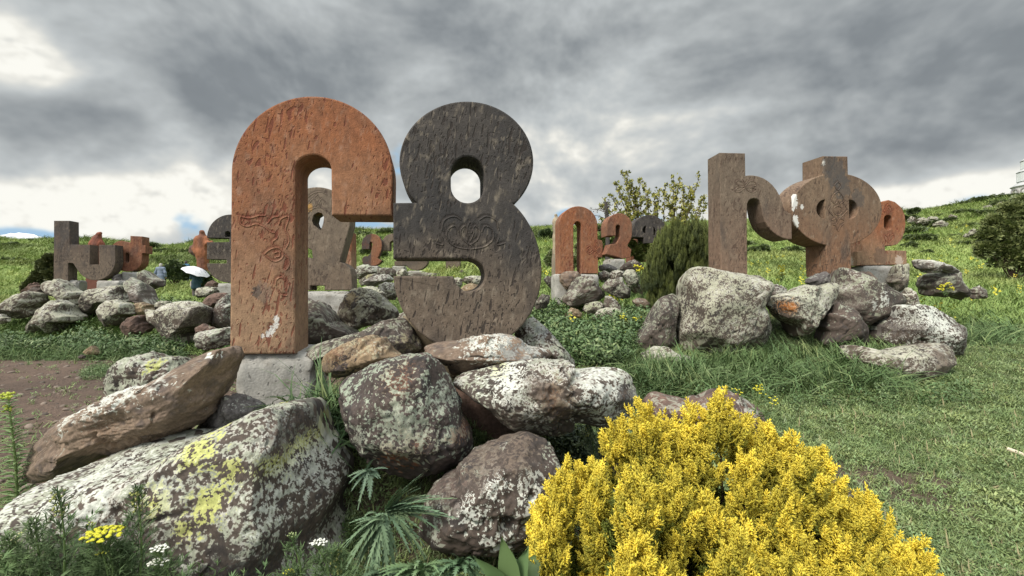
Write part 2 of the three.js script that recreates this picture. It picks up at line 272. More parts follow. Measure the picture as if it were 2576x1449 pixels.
const concrete = (() => {
  const t = dataTex(512, 512, (i, j) => { const x = i / 512 * 3, y = j / 512 * 3, n = fbm(x * 2, y * 2, 3, 4), s = noise(x * 3, y * 9, 2); const k = 0.36 + n * 0.12 + noise(x * 22, y * 22, 1) * 0.05 + noise(x * 60, y * 60, 1) * 0.04 - sst(0.5, 0.62, noise(x * 14, y * 14, 7)) * 0.16; const d = sst(0.1, 0.6, s) * 0.25; const m = sst(0.05, 0.5, fbm(x * 1.6 + 4, y * 3.2, 12, 5)); return mix3(mix3([k, k * 0.965, k * 0.89], [k * 0.45, k * 0.42, k * 0.36], d), [0.15, 0.125, 0.09], m * 0.6); });
  const b = dataTex(512, 512, (i, j) => { const x = i / 512 * 3, y = j / 512 * 3, k = 0.6 + noise(x * 9, y * 9, 1) * 0.2 + noise(x * 30, y * 30, 1) * 0.2 - sst(0.5, 0.62, noise(x * 14, y * 14, 7)) * 0.4; return [k, k, k]; }, false);
  return new THREE.MeshStandardMaterial({ map: t, bumpMap: b, bumpScale: 0.006, roughness: 0.95 });
})();
function roughBox(w, h, t, seed, amp = 0.022) { // a cast block with worn, slightly uneven edges
  const g = new THREE.BoxGeometry(w, h, t, 14, 10, 10), p = g.attributes.position, uv = g.attributes.uv;
  for (let i = 0; i < p.count; i++) {
    let x = p.getX(i), y = p.getY(i), z = p.getZ(i);
    const ex = Math.abs(x) / (w / 2), ey = Math.abs(y) / (h / 2), ez = Math.abs(z) / (t / 2), e = (ex > 0.98) + (ey > 0.98) + (ez > 0.98);
    const n = noise(x * 9 + seed, y * 9, z * 9), m = noise(x * 28 + seed, y * 28, z * 28), k = (e > 1 ? amp * (1.3 + n + m) : amp * 0.4 * (n + m)) ;
    uv.setXY(i, (x + z) / 1.4 + seed * 0.37, (y + z * 0.5) / 1.4);
    p.setXYZ(i, x - Math.sign(x) * k * (ex > 0.98), y - Math.sign(y) * k * (ey > 0.98), z - Math.sign(z) * k * (ez > 0.98));
  }
  g.computeVertexNormals(); return g;
}
function plinth(label, x0, x1, y0, y1, d, t, yawDeg = 0, mat = concrete, extra = 0.25) {
  const yaw = yawDeg * Math.PI / 180, fr = frame(d, yaw, (x0 + x1) / 2, y0), a = fr.at([x0, y0]), b = fr.at([x1, y0]), c = fr.at([x0, y1]);
  const w = a.distanceTo(b), h = a.y - c.y + extra, mid = a.clone().add(b).multiplyScalar(0.5);
  const g = roughBox(w, h, t, x0 * 0.11); g.translate(0, h / 2, 0);
  const m = mesh('concrete_plinth', g, mat); m.position.set(mid.x - fr.n.x * t / 2, a.y - h, mid.z - fr.n.z * t / 2); m.rotation.y = yaw;
  return tag(m, label, 'plinth');
}
const mirror = (a, x) => a.map(p => [2 * x - p[0], p[1]]);
const WHITE = [0.66, 0.65, 0.62];

letter({ label: 'tall orange stone letter shaped like a hook, left of the dark figure', d: 3.4, yaw: 11, t: 0.38, m: mB, stone: 'orange', lowTop: 0.82, seed: 3, res: 1024, bump: 0.016, gw: 0.014,
  outer: [[97, 1985], [103, 1300], [108, 690], ...arc(685, 690, 577, 550, 180, 0, 56), [1260, 850], [1258, 995], [825, 991], [822, 662], ...arc(693, 662, 128, 100, 0, 180, 24), [566, 1000], [567, 1980]],
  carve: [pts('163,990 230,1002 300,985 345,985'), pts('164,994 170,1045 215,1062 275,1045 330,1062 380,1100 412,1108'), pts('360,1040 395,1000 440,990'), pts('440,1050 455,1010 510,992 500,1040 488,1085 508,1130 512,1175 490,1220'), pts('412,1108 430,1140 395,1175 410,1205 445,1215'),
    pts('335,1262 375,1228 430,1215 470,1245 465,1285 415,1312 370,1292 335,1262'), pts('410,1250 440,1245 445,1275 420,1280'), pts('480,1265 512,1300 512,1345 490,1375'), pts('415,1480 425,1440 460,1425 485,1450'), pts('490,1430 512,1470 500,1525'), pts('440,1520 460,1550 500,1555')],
  patches: [[432, 1735, 22, 0.8, WHITE], [428, 1775, 20, 0.8, WHITE], [400, 1815, 24, 0.85, WHITE], [372, 1838, 20, 0.8, WHITE], [335, 1852, 14, 0.7, WHITE], [290, 1540, 34, 0.8, [0.06, 0.05, 0.045]], [345, 1540, 60, 0.45, [0.16, 0.12, 0.10]]] });
letter({ label: 'tall dark grey stone letter with an oval hole, right of the orange hook', d: 3.42, yaw: 10, t: 0.37, m: mB, stone: 'dark', lowTop: 0.46, seed: 8, res: 1024, bump: 0.018, gw: 0.014,
  outer: [[1264, 1300], [1265, 902], [1450, 900], ...arc(1787, 610, 479, 434, 224, -43, 60), ...arc(1795, 1400, 530, 625, 52, 0, 24), ...arc(1795, 1400, 530, 560, -4, -177, 50), [1268, 1424], [1692, 1426], [1722, 1490], [1765, 1528], ...arc(1802, 1418, 120, 116, -90, 82, 26), [1790, 1301]],
  holes: [[...arc(1796, 692, 120, 120, 0, 180, 20), ...arc(1796, 783, 120, 120, 180, 360, 20)]],
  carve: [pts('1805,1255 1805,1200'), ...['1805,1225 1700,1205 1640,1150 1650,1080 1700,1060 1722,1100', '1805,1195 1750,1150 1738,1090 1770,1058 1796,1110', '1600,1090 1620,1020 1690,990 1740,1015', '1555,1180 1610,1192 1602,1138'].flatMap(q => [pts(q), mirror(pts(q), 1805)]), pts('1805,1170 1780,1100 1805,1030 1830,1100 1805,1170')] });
letter({ label: 'dark brown stone letter with a tall post and a slotted bowl, at the far left', d: 14, yaw: 10, t: 0.38, m: mA, stone: 'mixed', seed: 21, res: 256,
  outer: [[472, 265], [610, 265], [612, 474], [790, 477], [790, 650], [868, 650], [868, 477], [1010, 478], [1012, 600], ...arc(835, 610, 178, 178, 0, -140, 24), [662, 672], [640, 638], [597, 637], [597, 792], [470, 792]] });
letter({ label: 'rust brown stone letter with a round body and cross arm, left, on its own plinth', d: 14.6, yaw: 12, t: 0.4, m: mA, stone: 'rust', seed: 25, res: 256, stainBias: 0.1,
  outer: [[1143, 470], [1143, 398], [1250, 403], [1250, 480], [1278, 482], [1278, 552], [1248, 552], [1246, 620], ...arc(1120, 610, 127, 102, -10, -170, 20), [965, 560], [985, 478], [1020, 450], [1060, 440], [1105, 448]],
  holes: [[...arc(1114, 564, 19, 19, 0, 180, 10), ...arc(1114, 616, 19, 19, 180, 360, 10)]] });
letter({ label: 'dark banded stone letter half hidden behind the left edge of the orange hook', d: 15, yaw: 8, t: 0.4, m: mA, stone: 'dark', seed: 31, res: 256, gw: 0.02, lowAmt: 0.5,
  outer: [[1815, 415], ...arc(2022, 415, 207, 205, 180, 0, 30), [2230, 640], ...arc(2022, 640, 207, 170, 0, -178, 26), [1815, 640], [1988, 640], [1988, 606], [1815, 603], [1815, 455], [2012, 452], [2012, 418]],
  holes: [[...arc(1998, 378, 24, 22, 0, 180, 8), [1974, 408], [2022, 408]]],
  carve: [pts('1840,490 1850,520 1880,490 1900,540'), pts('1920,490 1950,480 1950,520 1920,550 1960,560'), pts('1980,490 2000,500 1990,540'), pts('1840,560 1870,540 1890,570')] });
letter({ label: 'grey brown stone letter with a tear shaped hole, seen through the orange hook', d: 7, yaw: 6, t: 0.34, m: mB, stone: 'grey', seed: 37, res: 384, gw: 0.016,
  outer: [[480, 1526], [480, 1380], [540, 1300], [640, 1288], [690, 1303], [684, 1240], [632, 1215], [520, 1150], [478, 1060], ...arc(720, 1000, 241, 210, 180, 0, 34), [955, 1070], [935, 1140], [885, 1325], [925, 1340], [958, 1372], [970, 1420], [972, 1526], [774, 1526], [774, 1494], [672, 1494], [672, 1526]],
  holes: [pts('678,1030 690,985 725,962 760,970 778,1005 772,1050 756,1098 742,1104 715,1080 690,1062')],
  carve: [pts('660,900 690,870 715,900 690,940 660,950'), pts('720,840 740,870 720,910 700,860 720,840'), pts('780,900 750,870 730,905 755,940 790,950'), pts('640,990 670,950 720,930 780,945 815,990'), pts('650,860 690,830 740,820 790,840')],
  patches: [[670, 935, 22, 0.9, [0.42, 0.24, 0.08]]] });
letter({ label: 'narrow orange stone letter behind the grey brown one', d: 9, yaw: 4, t: 0.36, m: mD8, stone: 'orange', seed: 41, res: 192, gw: 0.02, outer: pts('-120,1000 -120,680 20,560 40,300 165,306 168,1000'), carve: [pts('30,640 110,560 130,660')] });
letter({ label: 'small stone letter, half black and half orange, shaped like a question mark', d: 22, yaw: 4, t: 0.5, m: mD8, stone: 'rust', seed: 43, res: 192, two: [-0.03, [0.06, 0.052, 0.05], 0], lowAmt: 0.3,
  outer: pts('505,630 358,630 355,520 385,430 450,365 540,338 620,350 690,405 735,480 742,580 728,650 690,740 655,800 690,825 738,850 690,905 620,945 510,948 480,925 400,930 372,890 366,820 400,768 480,760 520,720 548,630 562,540 552,497 520,493 505,520') });
letter({ label: 'small brown arch shaped stone letter beside the two tone one', d: 22.5, yaw: 3, t: 0.5, m: mD8, stone: 'grey', seed: 47, res: 192, outer: [[745, 660], [745, 520], ...arc(960, 520, 215, 185, 180, 0, 24), [1175, 945], [1030, 945], [1030, 540], ...arc(960, 530, 72, 62, 0, 180, 12), [886, 660]] });
letter({ label: 'small dark bowl shaped stone letter seen under the bar of the dark figure', d: 21.5, yaw: 3, t: 0.5, m: mD8, stone: 'mixed', seed: 53, res: 192, outer: [[980, 945], [980, 862], [1160, 862], [1160, 760], [1615, 760], ...arc(1390, 850, 226, 182, 0, -150, 22), [1165, 946]] });
letter({ label: 'small dark stone post letter seen under the bar of the dark figure', d: 20, yaw: 3, t: 0.5, m: mD2, stone: 'dark', seed: 59, res: 128, outer: pts('1875,186 1875,-60 1820,-70 1820,-130 2130,-130 2130,-40 2040,-40 2040,186') });
letter({ label: 'orange red stone letter like a tall arch with a slot and a carved knot', d: 10.4, yaw: 8, t: 0.42, m: mC1, stone: 'orange', seed: 61, res: 384, gw: 0.022, lowAmt: 0.2,
  outer: [[316, 886], [313, 490], ...arc(470, 490, 157, 155, 180, 0, 36), [630, 640], [634, 884], [497, 884], [497, 525], ...arc(464, 505, 33, 46, 0, 180, 14), [432, 884]],
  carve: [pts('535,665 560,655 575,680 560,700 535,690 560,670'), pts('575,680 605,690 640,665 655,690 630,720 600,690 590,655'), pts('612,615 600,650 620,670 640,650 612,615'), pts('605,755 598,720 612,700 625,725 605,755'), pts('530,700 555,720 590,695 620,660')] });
letter({ label: 'brown stone letter stub showing behind the right leg of the orange arch', d: 12.2, yaw: 8, t: 0.4, m: mC1, stone: 'rust', seed: 67, res: 128, outer: pts('560,756 560,560 600,560 628,605 665,615 672,650 668,752') });
letter({ label: 'orange brown stone letter shaped like a figure two on a grey plinth', d: 12, yaw: 10, t: 0.42, m: mD5, stone: 'rust', seed: 71, res: 256, lowAmt: 0.3,
  outer: [[1410, 286], [1405, 150], ...arc(1590, 150, 184, 188, 178, 0, 30), [1772, 270], [1755, 340], [1700, 425], [1765, 480], [1745, 595], [1640, 610], [1540, 578], [1392, 545], [1465, 402], [1550, 398], [1608, 290], [1606, 170], ...arc(1572, 160, 33, 34, 0, 180, 12), [1538, 282]] });
letter({ label: 'dark grey stone letter like a mushroom with two slits beside the figure two', d: 12.6, yaw: 10, t: 0.42, m: mD5, stone: 'dark', seed: 73, res: 256, lowAmt: 0.1,
  outer: [[1780, 302], [1780, 210], ...arc(2020, 215, 240, 228, 178, 2, 32), [2262, 305], [2100, 312], [2062, 392], [1945, 392], [1936, 310]],
  holes: [[[1970, 135], [1945, 155], [1922, 195], [1928, 232], [1970, 252]], [[2072, 140], [2098, 165], [2115, 215], [2105, 270], [2072, 290]]] });
letter({ label: 'low reddish brown stone letter behind the plants under the dark mushroom shape', d: 13.4, yaw: 8, t: 0.4, m: mD5, stone: 'rust', seed: 79, res: 128, outer: pts('1750,650 1760,420 1800,330 1960,318 2000,400 2010,650') });
letter({ label: 'brown stone letter with a tall square post and a curling arm, right', d: 7.6, yaw: 4, t: 0.42, m: mC2, stone: 'brown', seed: 83, res: 512, gw: 0.018,
  outer: pts('325,122 566,128 570,342 605,337 640,338 690,346 740,365 785,392 825,428 862,472 892,525 915,585 930,640 950,675 975,692 1008,704 1012,946 965,946 915,932 865,905 820,870 785,830 755,780 735,720 722,660 714,610 700,578 680,562 650,556 620,562 600,580 586,612 584,800 588,1290 335,1290'),
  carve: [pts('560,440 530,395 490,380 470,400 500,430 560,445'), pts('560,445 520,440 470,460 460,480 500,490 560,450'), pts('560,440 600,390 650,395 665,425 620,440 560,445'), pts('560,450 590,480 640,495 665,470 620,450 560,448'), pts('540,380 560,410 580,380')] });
letter({ label: 'brown round stone letter with a vertical post and two half moon holes, right', d: 8.0, yaw: 11, t: 0.46, m: mC2, stone: 'warm', seed: 89, res: 512, gw: 0.02,
  outer: [[1308, 155], [1541, 158], [1545, 322], ...arc(1438, 665, 430, 348, 75.5, -71.5, 40), [1574, 998], [1576, 1300], [1346, 1300], [1338, 1004], ...arc(1438, 665, 430, 348, 256.5, 107.5, 40)],
  holes: [[[1326, 572], ...arc(1326, 661, 80, 90, 95, 265, 14), [1326, 750]], [[1557, 750], ...arc(1557, 661, 82, 90, -85, 85, 14), [1557, 572]]],
  carve: [pts('1440,390 1470,430 1440,470 1410,430 1440,390'), pts('1440,480 1400,520 1380,570 1420,600 1440,570'), pts('1440,480 1480,520 1500,570 1460,600 1440,570'), pts('1440,620 1475,640 1475,690 1440,710 1405,690 1405,640 1440,620'), pts('1400,720 1370,690 1350,660 1370,620'), pts('1480,720 1510,690 1530,660 1510,620'), pts('1380,760 1420,740 1440,770 1460,740 1500,760'), pts('1390,800 1420,810 1440,860 1470,810 1500,790'), pts('1440,770 1425,800 1440,850')],
  patches: [[1030, 550, 30, 1, WHITE], [1028, 610, 36, 1, WHITE], [1044, 760, 28, 1, WHITE], [1054, 800, 24, 1, WHITE], [1106, 640, 16, 0.9, WHITE], [1312, 220, 16, 0.85, WHITE], [1440, 330, 90, 0.7, [0.075, 0.068, 0.066]], [1480, 440, 80, 0.65, [0.085, 0.075, 0.07]], [1640, 560, 60, 0.6, [0.085, 0.075, 0.07]], [1350, 260, 60, 0.6, [0.08, 0.07, 0.066]]] });
letter({ label: 'orange stone letter with a round head and flat foot, at the right', d: 9.2, yaw: 2, t: 0.4, m: mC2, stone: 'orange', seed: 97, res: 384, gw: 0.02, stainBias: 0.02,
  outer: [[1632, 1196], [1632, 1062], [1672, 1060], [1680, 940], [1730, 780], [1790, 650], [1860, 592], [1930, 572], [1990, 590], [2050, 640], [2085, 715], [2093, 800], [2082, 880], [2058, 945], [2015, 995], [1960, 1010], [1896, 1011], [1898, 1052], [2100, 1055], [2106, 1188]],
  holes: [[...arc(1925, 752, 37, 37, 0, 180, 12), ...arc(1925, 822, 37, 37, 180, 360, 12)]],
  carve: [pts('1880,680 1920,610 1960,680 1880,685'), pts('1900,670 1920,640 1940,675'), pts('1925,975 1890,940 1885,900 1915,920 1925,975'), pts('1925,975 1965,940 1970,895 1940,915 1925,975'), pts('1925,960 1915,910 1928,890 1940,915')],
  patches: [[2030, 1150, 38, 0.75, [0.5, 0.42, 0.36]], [1860, 1110, 70, 0.5, [0.08, 0.055, 0.045]]] });

plinth('grey concrete plinth under the big orange hook letter', 590, 792, 891, 1010, 3.36, 0.5, 11, concrete, 0.4);
plinth('low tan mortar plinth under the round foot of the tall dark letter', 1000, 1150, 800, 880, 3.62, 0.3, 10, std([0.20, 0.16, 0.105]), 0.3);
plinth('pale concrete plinth under the post of the far left letter', 132, 196, 705, 726, 13.95, 0.42, 10);
plinth('pale concrete plinth under the bowl of the far left letter', 241, 302, 706, 728, 13.95, 0.42, 10);
plinth('pale square plinth under the rust brown cross armed letter', 303, 348, 684, 708, 14.55, 0.5, 12);
plinth('grey plinth under the banded letter left of the orange hook', 543, 600, 713, 737, 14.95, 0.5, 8);
plinth('wide pale plinth under the grey brown letter seen through the hook', 712, 884, 733, 770, 6.95, 0.45, 6);
plinth('small pale plinth under the two tone letter', 928, 952, 669, 677, 21.95, 0.6, 4);
plinth('small pale plinth under the arch letter beside the two tone one', 986, 1018, 669, 677, 22.45, 0.6, 3);
plinth('low pale plinth under the bowl shaped letter', 1026, 1066, 681, 690, 21.4, 0.6, 3);
plinth('small grey plinth under the dark post letter', 1121, 1152, 680, 696, 19.95, 0.6, 3);
plinth('tall pale concrete plinth under the orange red arch', 1397, 1508, 689, 750, 10.36, 0.5, 8);
plinth('light grey plinth under the figure two letter', 1532, 1574, 651, 672, 11.9, 0.5, 10);
plinth('stained grey plinth under the flat foot of the orange letter at the right', 2172, 2280, 668, 712, 9.15, 0.5, 2);

// ---------------------------------------------------------------- boulders
const ROCKS = {
  lichen: { s: [[0.062, 0.049, 0.041], [0.100, 0.076, 0.060], [0.040, 0.033, 0.030]], l: [0.47, 0.46, 0.41], l2: [0.33, 0.345, 0.27], amt: 0.16 },
  heavy: { s: [[0.080, 0.064, 0.052], [0.12, 0.092, 0.072], [0.05, 0.042, 0.038]], l: [0.47, 0.46, 0.40], l2: [0.34, 0.335, 0.255], amt: 0.28 },
  mid: { s: [[0.082, 0.066, 0.056], [0.12, 0.093, 0.077], [0.054, 0.045, 0.041]], l: [0.40, 0.39, 0.345], l2: [0.27, 0.28, 0.21], amt: 0.10 },
  sparse: { s: [[0.066, 0.051, 0.043], [0.100, 0.074, 0.060], [0.045, 0.037, 0.034]], l: [0.43, 0.42, 0.38], l2: [0.30, 0.32, 0.25], amt: -0.04 },
  bare: { s: [[0.155, 0.112, 0.085], [0.215, 0.155, 0.112], [0.098, 0.074, 0.062]], l: [0.45, 0.44, 0.40], l2: [0.30, 0.29, 0.24], amt: -0.34 },
  tan: { s: [[0.20, 0.145, 0.088], [0.26, 0.185, 0.115], [0.12, 0.088, 0.062]], l: [0.46, 0.43, 0.36], l2: [0.34, 0.30, 0.2], amt: -0.18 },
  brown: { s: [[0.115, 0.072, 0.056], [0.155, 0.10, 0.078], [0.07, 0.047, 0.04]], l: [0.40, 0.38, 0.34], l2: [0.26, 0.25, 0.2], amt: -0.40 },
  grey: { s: [[0.105, 0.095, 0.093], [0.15, 0.135, 0.13], [0.07, 0.062, 0.062]], l: [0.42, 0.42, 0.40], l2: [0.3, 0.31, 0.27], amt: -0.2 },
  rust: { s: [[0.060, 0.047, 0.043], [0.090, 0.066, 0.056], [0.040, 0.034, 0.033]], l: [0.42, 0.44, 0.37], l2: [0.27, 0.31, 0.24], amt: -0.05 },
  white: { s: [[0.12, 0.10, 0.09], [0.17, 0.14, 0.12], [0.075, 0.062, 0.056]], l: [0.58, 0.57, 0.53], l2: [0.42, 0.42, 0.37], amt: 0.28 },
};
const gridCache = {};
function sphereGrid(n) { // a cube sphere with more points on the side that faces the open and the top
  if (gridCache[n]) return gridCache[n];
  const ax = [[[1, 0, 0], [0, 0, -1], [0, 1, 0]], [[-1, 0, 0], [0, 0, 1], [0, 1, 0]], [[0, 1, 0], [1, 0, 0], [0, 0, -1]], [[0, -1, 0], [1, 0, 0], [0, 0, 1]], [[0, 0, 1], [1, 0, 0], [0, 1, 0]], [[0, 0, -1], [-1, 0, 0], [0, 1, 0]]];
  const dirs = [], idx = [], weld = [], key = new Map();
  for (let f = 0; f < 6; f++) {
    const [c, u, v] = ax[f], o = dirs.length / 3;
    for (let j = 0; j <= n; j++) for (let i = 0; i <= n; i++) {
      const s = Math.tan((i / n * 2 - 1) * Math.PI / 4), t = Math.tan((j / n * 2 - 1) * Math.PI / 4);
      let x = c[0] + u[0] * s + v[0] * t, y = c[1] + u[1] * s + v[1] * t, z = c[2] + u[2] * s + v[2] * t, l = Math.hypot(x, y, z);
      x /= l; y = y / l + 0.12; z = z / l + 0.34; l = Math.hypot(x, y, z);
      dirs.push(x / l, y / l, z / l);
      const k = Math.round(x / l * 20000) + '_' + Math.round(y / l * 20000) + '_' + Math.round(z / l * 20000);
      if (!key.has(k)) key.set(k, dirs.length / 3 - 1); weld.push(key.get(k));
    }
    for (let j = 0; j < n; j++) for (let i = 0; i < n; i++) { const a = o + j * (n + 1) + i; idx.push(a, a + 1, a + n + 2, a, a + n + 2, a + n + 1); }
  }
  return gridCache[n] = { dirs: new Float32Array(dirs), idx, weld: new Int32Array(weld), n };
}
const SKEW = [0, 0.12, 0.34];
function rock(name, label, kind, d, map, outline, o = {}) {
  const px = (typeof outline === 'string' ? pts(outline) : outline).map(map), D = o.deep, seed = o.seed ?? (px.length * 7.3 + px[0][0] * 0.13 + px[0][1] * 0.07), R0 = rng(Math.floor(seed * 1000));
  const X = px.map(p => p[0]), Y = px.map(p => p[1]), cx = (Math.min(...X) + Math.max(...X)) / 2, cy = (Math.min(...Y) + Math.max(...Y)) / 2;
  const s = d / F, poly = px.map(p => [(p[0] - cx) * s, (cy - p[1]) * s]);
  const NB = 180, rad = new Float32Array(NB);
  for (let k = 0; k < NB; k++) { // distance from the centre to the outline in each direction
    const a = k / NB * Math.PI * 2, dx = Math.cos(a), dy = Math.sin(a); let best = 0;
    for (let i = 0; i < poly.length; i++) {
      const [x1, y1] = poly[i], [x2, y2] = poly[(i + 1) % poly.length], ex = x2 - x1, ey = y2 - y1, det = dx * -ey + ex * dy;
      if (Math.abs(det) < 1e-12) continue;
      const t = (x1 * -ey + ex * y1) / det, q = (dx * y1 - dy * x1) / det; if (q >= -1e-6 && q <= 1 + 1e-6 && t > best) best = t;
    }
    rad[k] = best || 0.05;
  }
  const sm = rad.map((_, k) => 1.03 * (rad[(k + NB - 1) % NB] + 2 * rad[k] + rad[(k + 1) % NB]) / 4);
  const radius = a => { const q = ((a / (2 * Math.PI)) % 1 + 1) % 1 * NB, i = Math.floor(q), t = q - i; return sm[i % NB] * (1 - t) + sm[(i + 1) % NB] * t; };
  const w = (Math.max(...X) - Math.min(...X)) * s, h = (Math.max(...Y) - Math.min(...Y)) * s, size = Math.sqrt(w * h), depth = (D ?? 0.42) * Math.min(size, Math.min(w, h) * 1.5);
  const pxSize = size / s / 2.5156;                                                            // size in the picture decides how finely it is built
  const n = o.n ?? (pxSize > 150 ? 84 : pxSize > 80 ? 56 : pxSize > 40 ? 36 : 22);
  const G = sphereGrid(n), N = G.dirs.length / 3, pos = new Float32Array(N * 3), pw = o.p ?? 2.7;
  for (let k = 0; k < N; k++) {
    if (G.weld[k] !== k) { const q = G.weld[k]; pos[k * 3] = pos[q * 3]; pos[k * 3 + 1] = pos[q * 3 + 1]; pos[k * 3 + 2] = pos[q * 3 + 2]; continue; }
    const x = G.dirs[k * 3], y = G.dirs[k * 3 + 1], z = G.dirs[k * 3 + 2], q = Math.hypot(x, y), e = Math.pow(Math.pow(q, pw) + Math.pow(Math.abs(z), pw), -1 / pw), r = radius(Math.atan2(y, x));
    pos[k * 3] = x * e * r; pos[k * 3 + 1] = y * e * r; pos[k * 3 + 2] = z * e * (z > 0 ? depth * 0.55 : depth * 1.2);
  }
  // broken faces: flat planes that cut into the lump
  const planes = (o.planes || []).map(([a, b, c, f]) => { const l = Math.hypot(a, b, c); return [a / l, b / l, c / l, f]; });
  const extra = (o.cuts ?? 7) + 8;
  for (let i = 0; i < extra; i++) { const a = R0() * 6.2832, c = 0.28 + R0() * 0.62, q = Math.sqrt(1 - c * c); planes.push([Math.cos(a) * q, Math.sin(a) * q, c, lerp(0.90, 0.68, c) + R0() * 0.12]); }
  const bias = new Float32Array(N);
  planes.forEach(([a, b, c, f], ip) => { const hb = ((Math.sin(ip * 12.9898 + seed * 78.233) * 43758.5453 % 1 + 1) % 1 - 0.5) * (o.facet ?? 1);
    let m = 0; for (let k = 0; k < N; k++) { const t = pos[k * 3] * a + pos[k * 3 + 1] * b + pos[k * 3 + 2] * c; if (t > m) m = t; }
    const lim = m * f, soft = size * 0.008;
    for (let k = 0; k < N; k++) { const t = pos[k * 3] * a + pos[k * 3 + 1] * b + pos[k * 3 + 2] * c - lim; if (t > 0) bias[k] = hb; if (t > -soft) { const u = t > soft ? t : (t + soft) * (t + soft) / (4 * soft); pos[k * 3] -= a * u * 0.94; pos[k * 3 + 1] -= b * u * 0.94; pos[k * 3 + 2] -= c * u * 0.94; } }
  });
  const crack = (x, y, z) => { const q = 1.5 / Math.max(size, 0.3); return sst(0.055, 0.005, Math.abs(noise(x * q * 1.1 + seed + 30, y * q * 1.6, z * q) + 0.12 * noise(x * q * 7, y * q * 7, z * q * 7 + seed))) * sst(-0.05, 0.2, noise(x * q * 0.9, y * q * 0.9 + seed, z * q + 7)); };
  const rough = o.rough ?? 1, L = size, grain = o.grain || [1, 1, 1];
  for (let k = 0; k < N; k++) {
    if (G.weld[k] !== k) { const q = G.weld[k]; pos[k * 3] = pos[q * 3]; pos[k * 3 + 1] = pos[q * 3 + 1]; pos[k * 3 + 2] = pos[q * 3 + 2]; continue; }
    let x = pos[k * 3], y = pos[k * 3 + 1], z = pos[k * 3 + 2]; const l = Math.hypot(x, y, z) || 1, gx = x * grain[0], gy = y * grain[1], gz = z * grain[2];
    let m = noise(gx / L * 2.2 + seed, gy / L * 2.2, gz / L * 2.2) * 0.045 + noise(gx / L * 5 + seed, gy / L * 5, gz / L * 5 + 3) * 0.022;
    m *= L; m += (1 - Math.abs(noise(gx * 5 + seed, gy * 5, gz * 5))) * 0.020 * rough - 0.015 * rough + noise(gx * 15, gy * 15, gz * 15 + seed) * 0.010 * rough + noise(gx * 38, gy * 38, gz * 38 + seed) * 0.008 * rough;
    const cr = crack(x, y, z); m -= cr * 0.02 * Math.min(1, L * 1.5);
    const pit = noise(x * 11 + seed, y * 11, z * 11 + 9); if (pit > 0.5) m -= (pit - 0.5) * 0.09 * rough;
    for (const q of o.holes || []) { const e = Math.hypot(x - (q[0] - cx) * s, y - (cy - q[1]) * s) / (q[2] * s); if (e < 1.4 && z > 0) m -= q[3] * sst(1.15, 0.75, e); }
    pos[k * 3] = x + x / l * m; pos[k * 3 + 1] = y + y / l * m; pos[k * 3 + 2] = z + z / l * m;
  }
  const wx = (cx - CX) * s, wy = (CY - cy) * s, NR = 90;
  for (let it = 0; it < 3; it++) { // keep the measured outline after all the breaking
    const out = new Float32Array(NR);
    for (let k = 0; k < N; k++) { const q = d / (d - pos[k * 3 + 2]), X = (wx + pos[k * 3]) * q - wx, Y = (wy + pos[k * 3 + 1]) * q - wy, a = Math.floor(((Math.atan2(Y, X) / 6.28319 + 1) % 1) * NR) % NR, r = Math.hypot(X, Y); if (r > out[a]) out[a] = r; }
    const rt = Array.from(out, (v, a) => clamp(radius((a + 0.5) / NR * 6.28319) / (v || 1), 0.6, 1.7)), sm2 = rt.map((v, a) => (rt[(a + NR - 2) % NR] + 2 * rt[(a + NR - 1) % NR] + 2 * v + 2 * rt[(a + 1) % NR] + rt[(a + 2) % NR]) / 8);
    for (let k = 0; k < N; k++) { const q = ((Math.atan2(pos[k * 3 + 1], pos[k * 3]) / 6.28319 + 1) % 1) * NR - 0.5, i = Math.floor(q), t = q - i, rr = Math.hypot(pos[k * 3], pos[k * 3 + 1]) / radius((q + 0.5) / NR * 6.28319), m = 1 + (lerp(sm2[(i + NR) % NR], sm2[(i + 1 + NR) % NR], t) - 1) * sst(0.25, 0.9, rr); pos[k * 3] *= m; pos[k * 3 + 1] *= m; }
  }
  const g = new THREE.BufferGeometry(); g.setAttribute('position', new THREE.BufferAttribute(pos, 3));
  const nor = new Float32Array(N * 3);
  for (let t = 0; t < G.idx.length; t += 3) {
    const a = G.idx[t], b = G.idx[t + 1], c = G.idx[t + 2], ax = pos[b * 3] - pos[a * 3], ay = pos[b * 3 + 1] - pos[a * 3 + 1], az = pos[b * 3 + 2] - pos[a * 3 + 2], bx = pos[c * 3] - pos[a * 3], by = pos[c * 3 + 1] - pos[a * 3 + 1], bz = pos[c * 3 + 2] - pos[a * 3 + 2];
    const nx = ay * bz - az * by, ny = az * bx - ax * bz, nz = ax * by - ay * bx;
    for (const k of [a, b, c]) { const q = G.weld[k] * 3; nor[q] += nx; nor[q + 1] += ny; nor[q + 2] += nz; }
  }
  for (let k = 0; k < N; k++) { const q = G.weld[k]; if (q === k) { const l = Math.hypot(nor[k * 3], nor[k * 3 + 1], nor[k * 3 + 2]) || 1; nor[k * 3] /= l; nor[k * 3 + 1] /= l; nor[k * 3 + 2] /= l; } else { nor[k * 3] = nor[q * 3]; nor[k * 3 + 1] = nor[q * 3 + 1]; nor[k * 3 + 2] = nor[q * 3 + 2]; } }
  g.setAttribute('normal', new THREE.BufferAttribute(nor, 3)); g.setIndex(G.idx);
  // stone and lichen colours from solid noise
  const K = ROCKS[kind], amt = K.amt + (o.amt || 0), spots = (o.spots || []).map(([x, y, r, c, k]) => [(map([x, y])[0] - cx) * s, (cy - map([x, y])[1]) * s, r * (map([1, 0])[0] - map([0, 0])[0]) * s, c, k]), fq = (o.freq ?? 1) * Math.min(1, Math.pow(2.6 / d, 0.38));
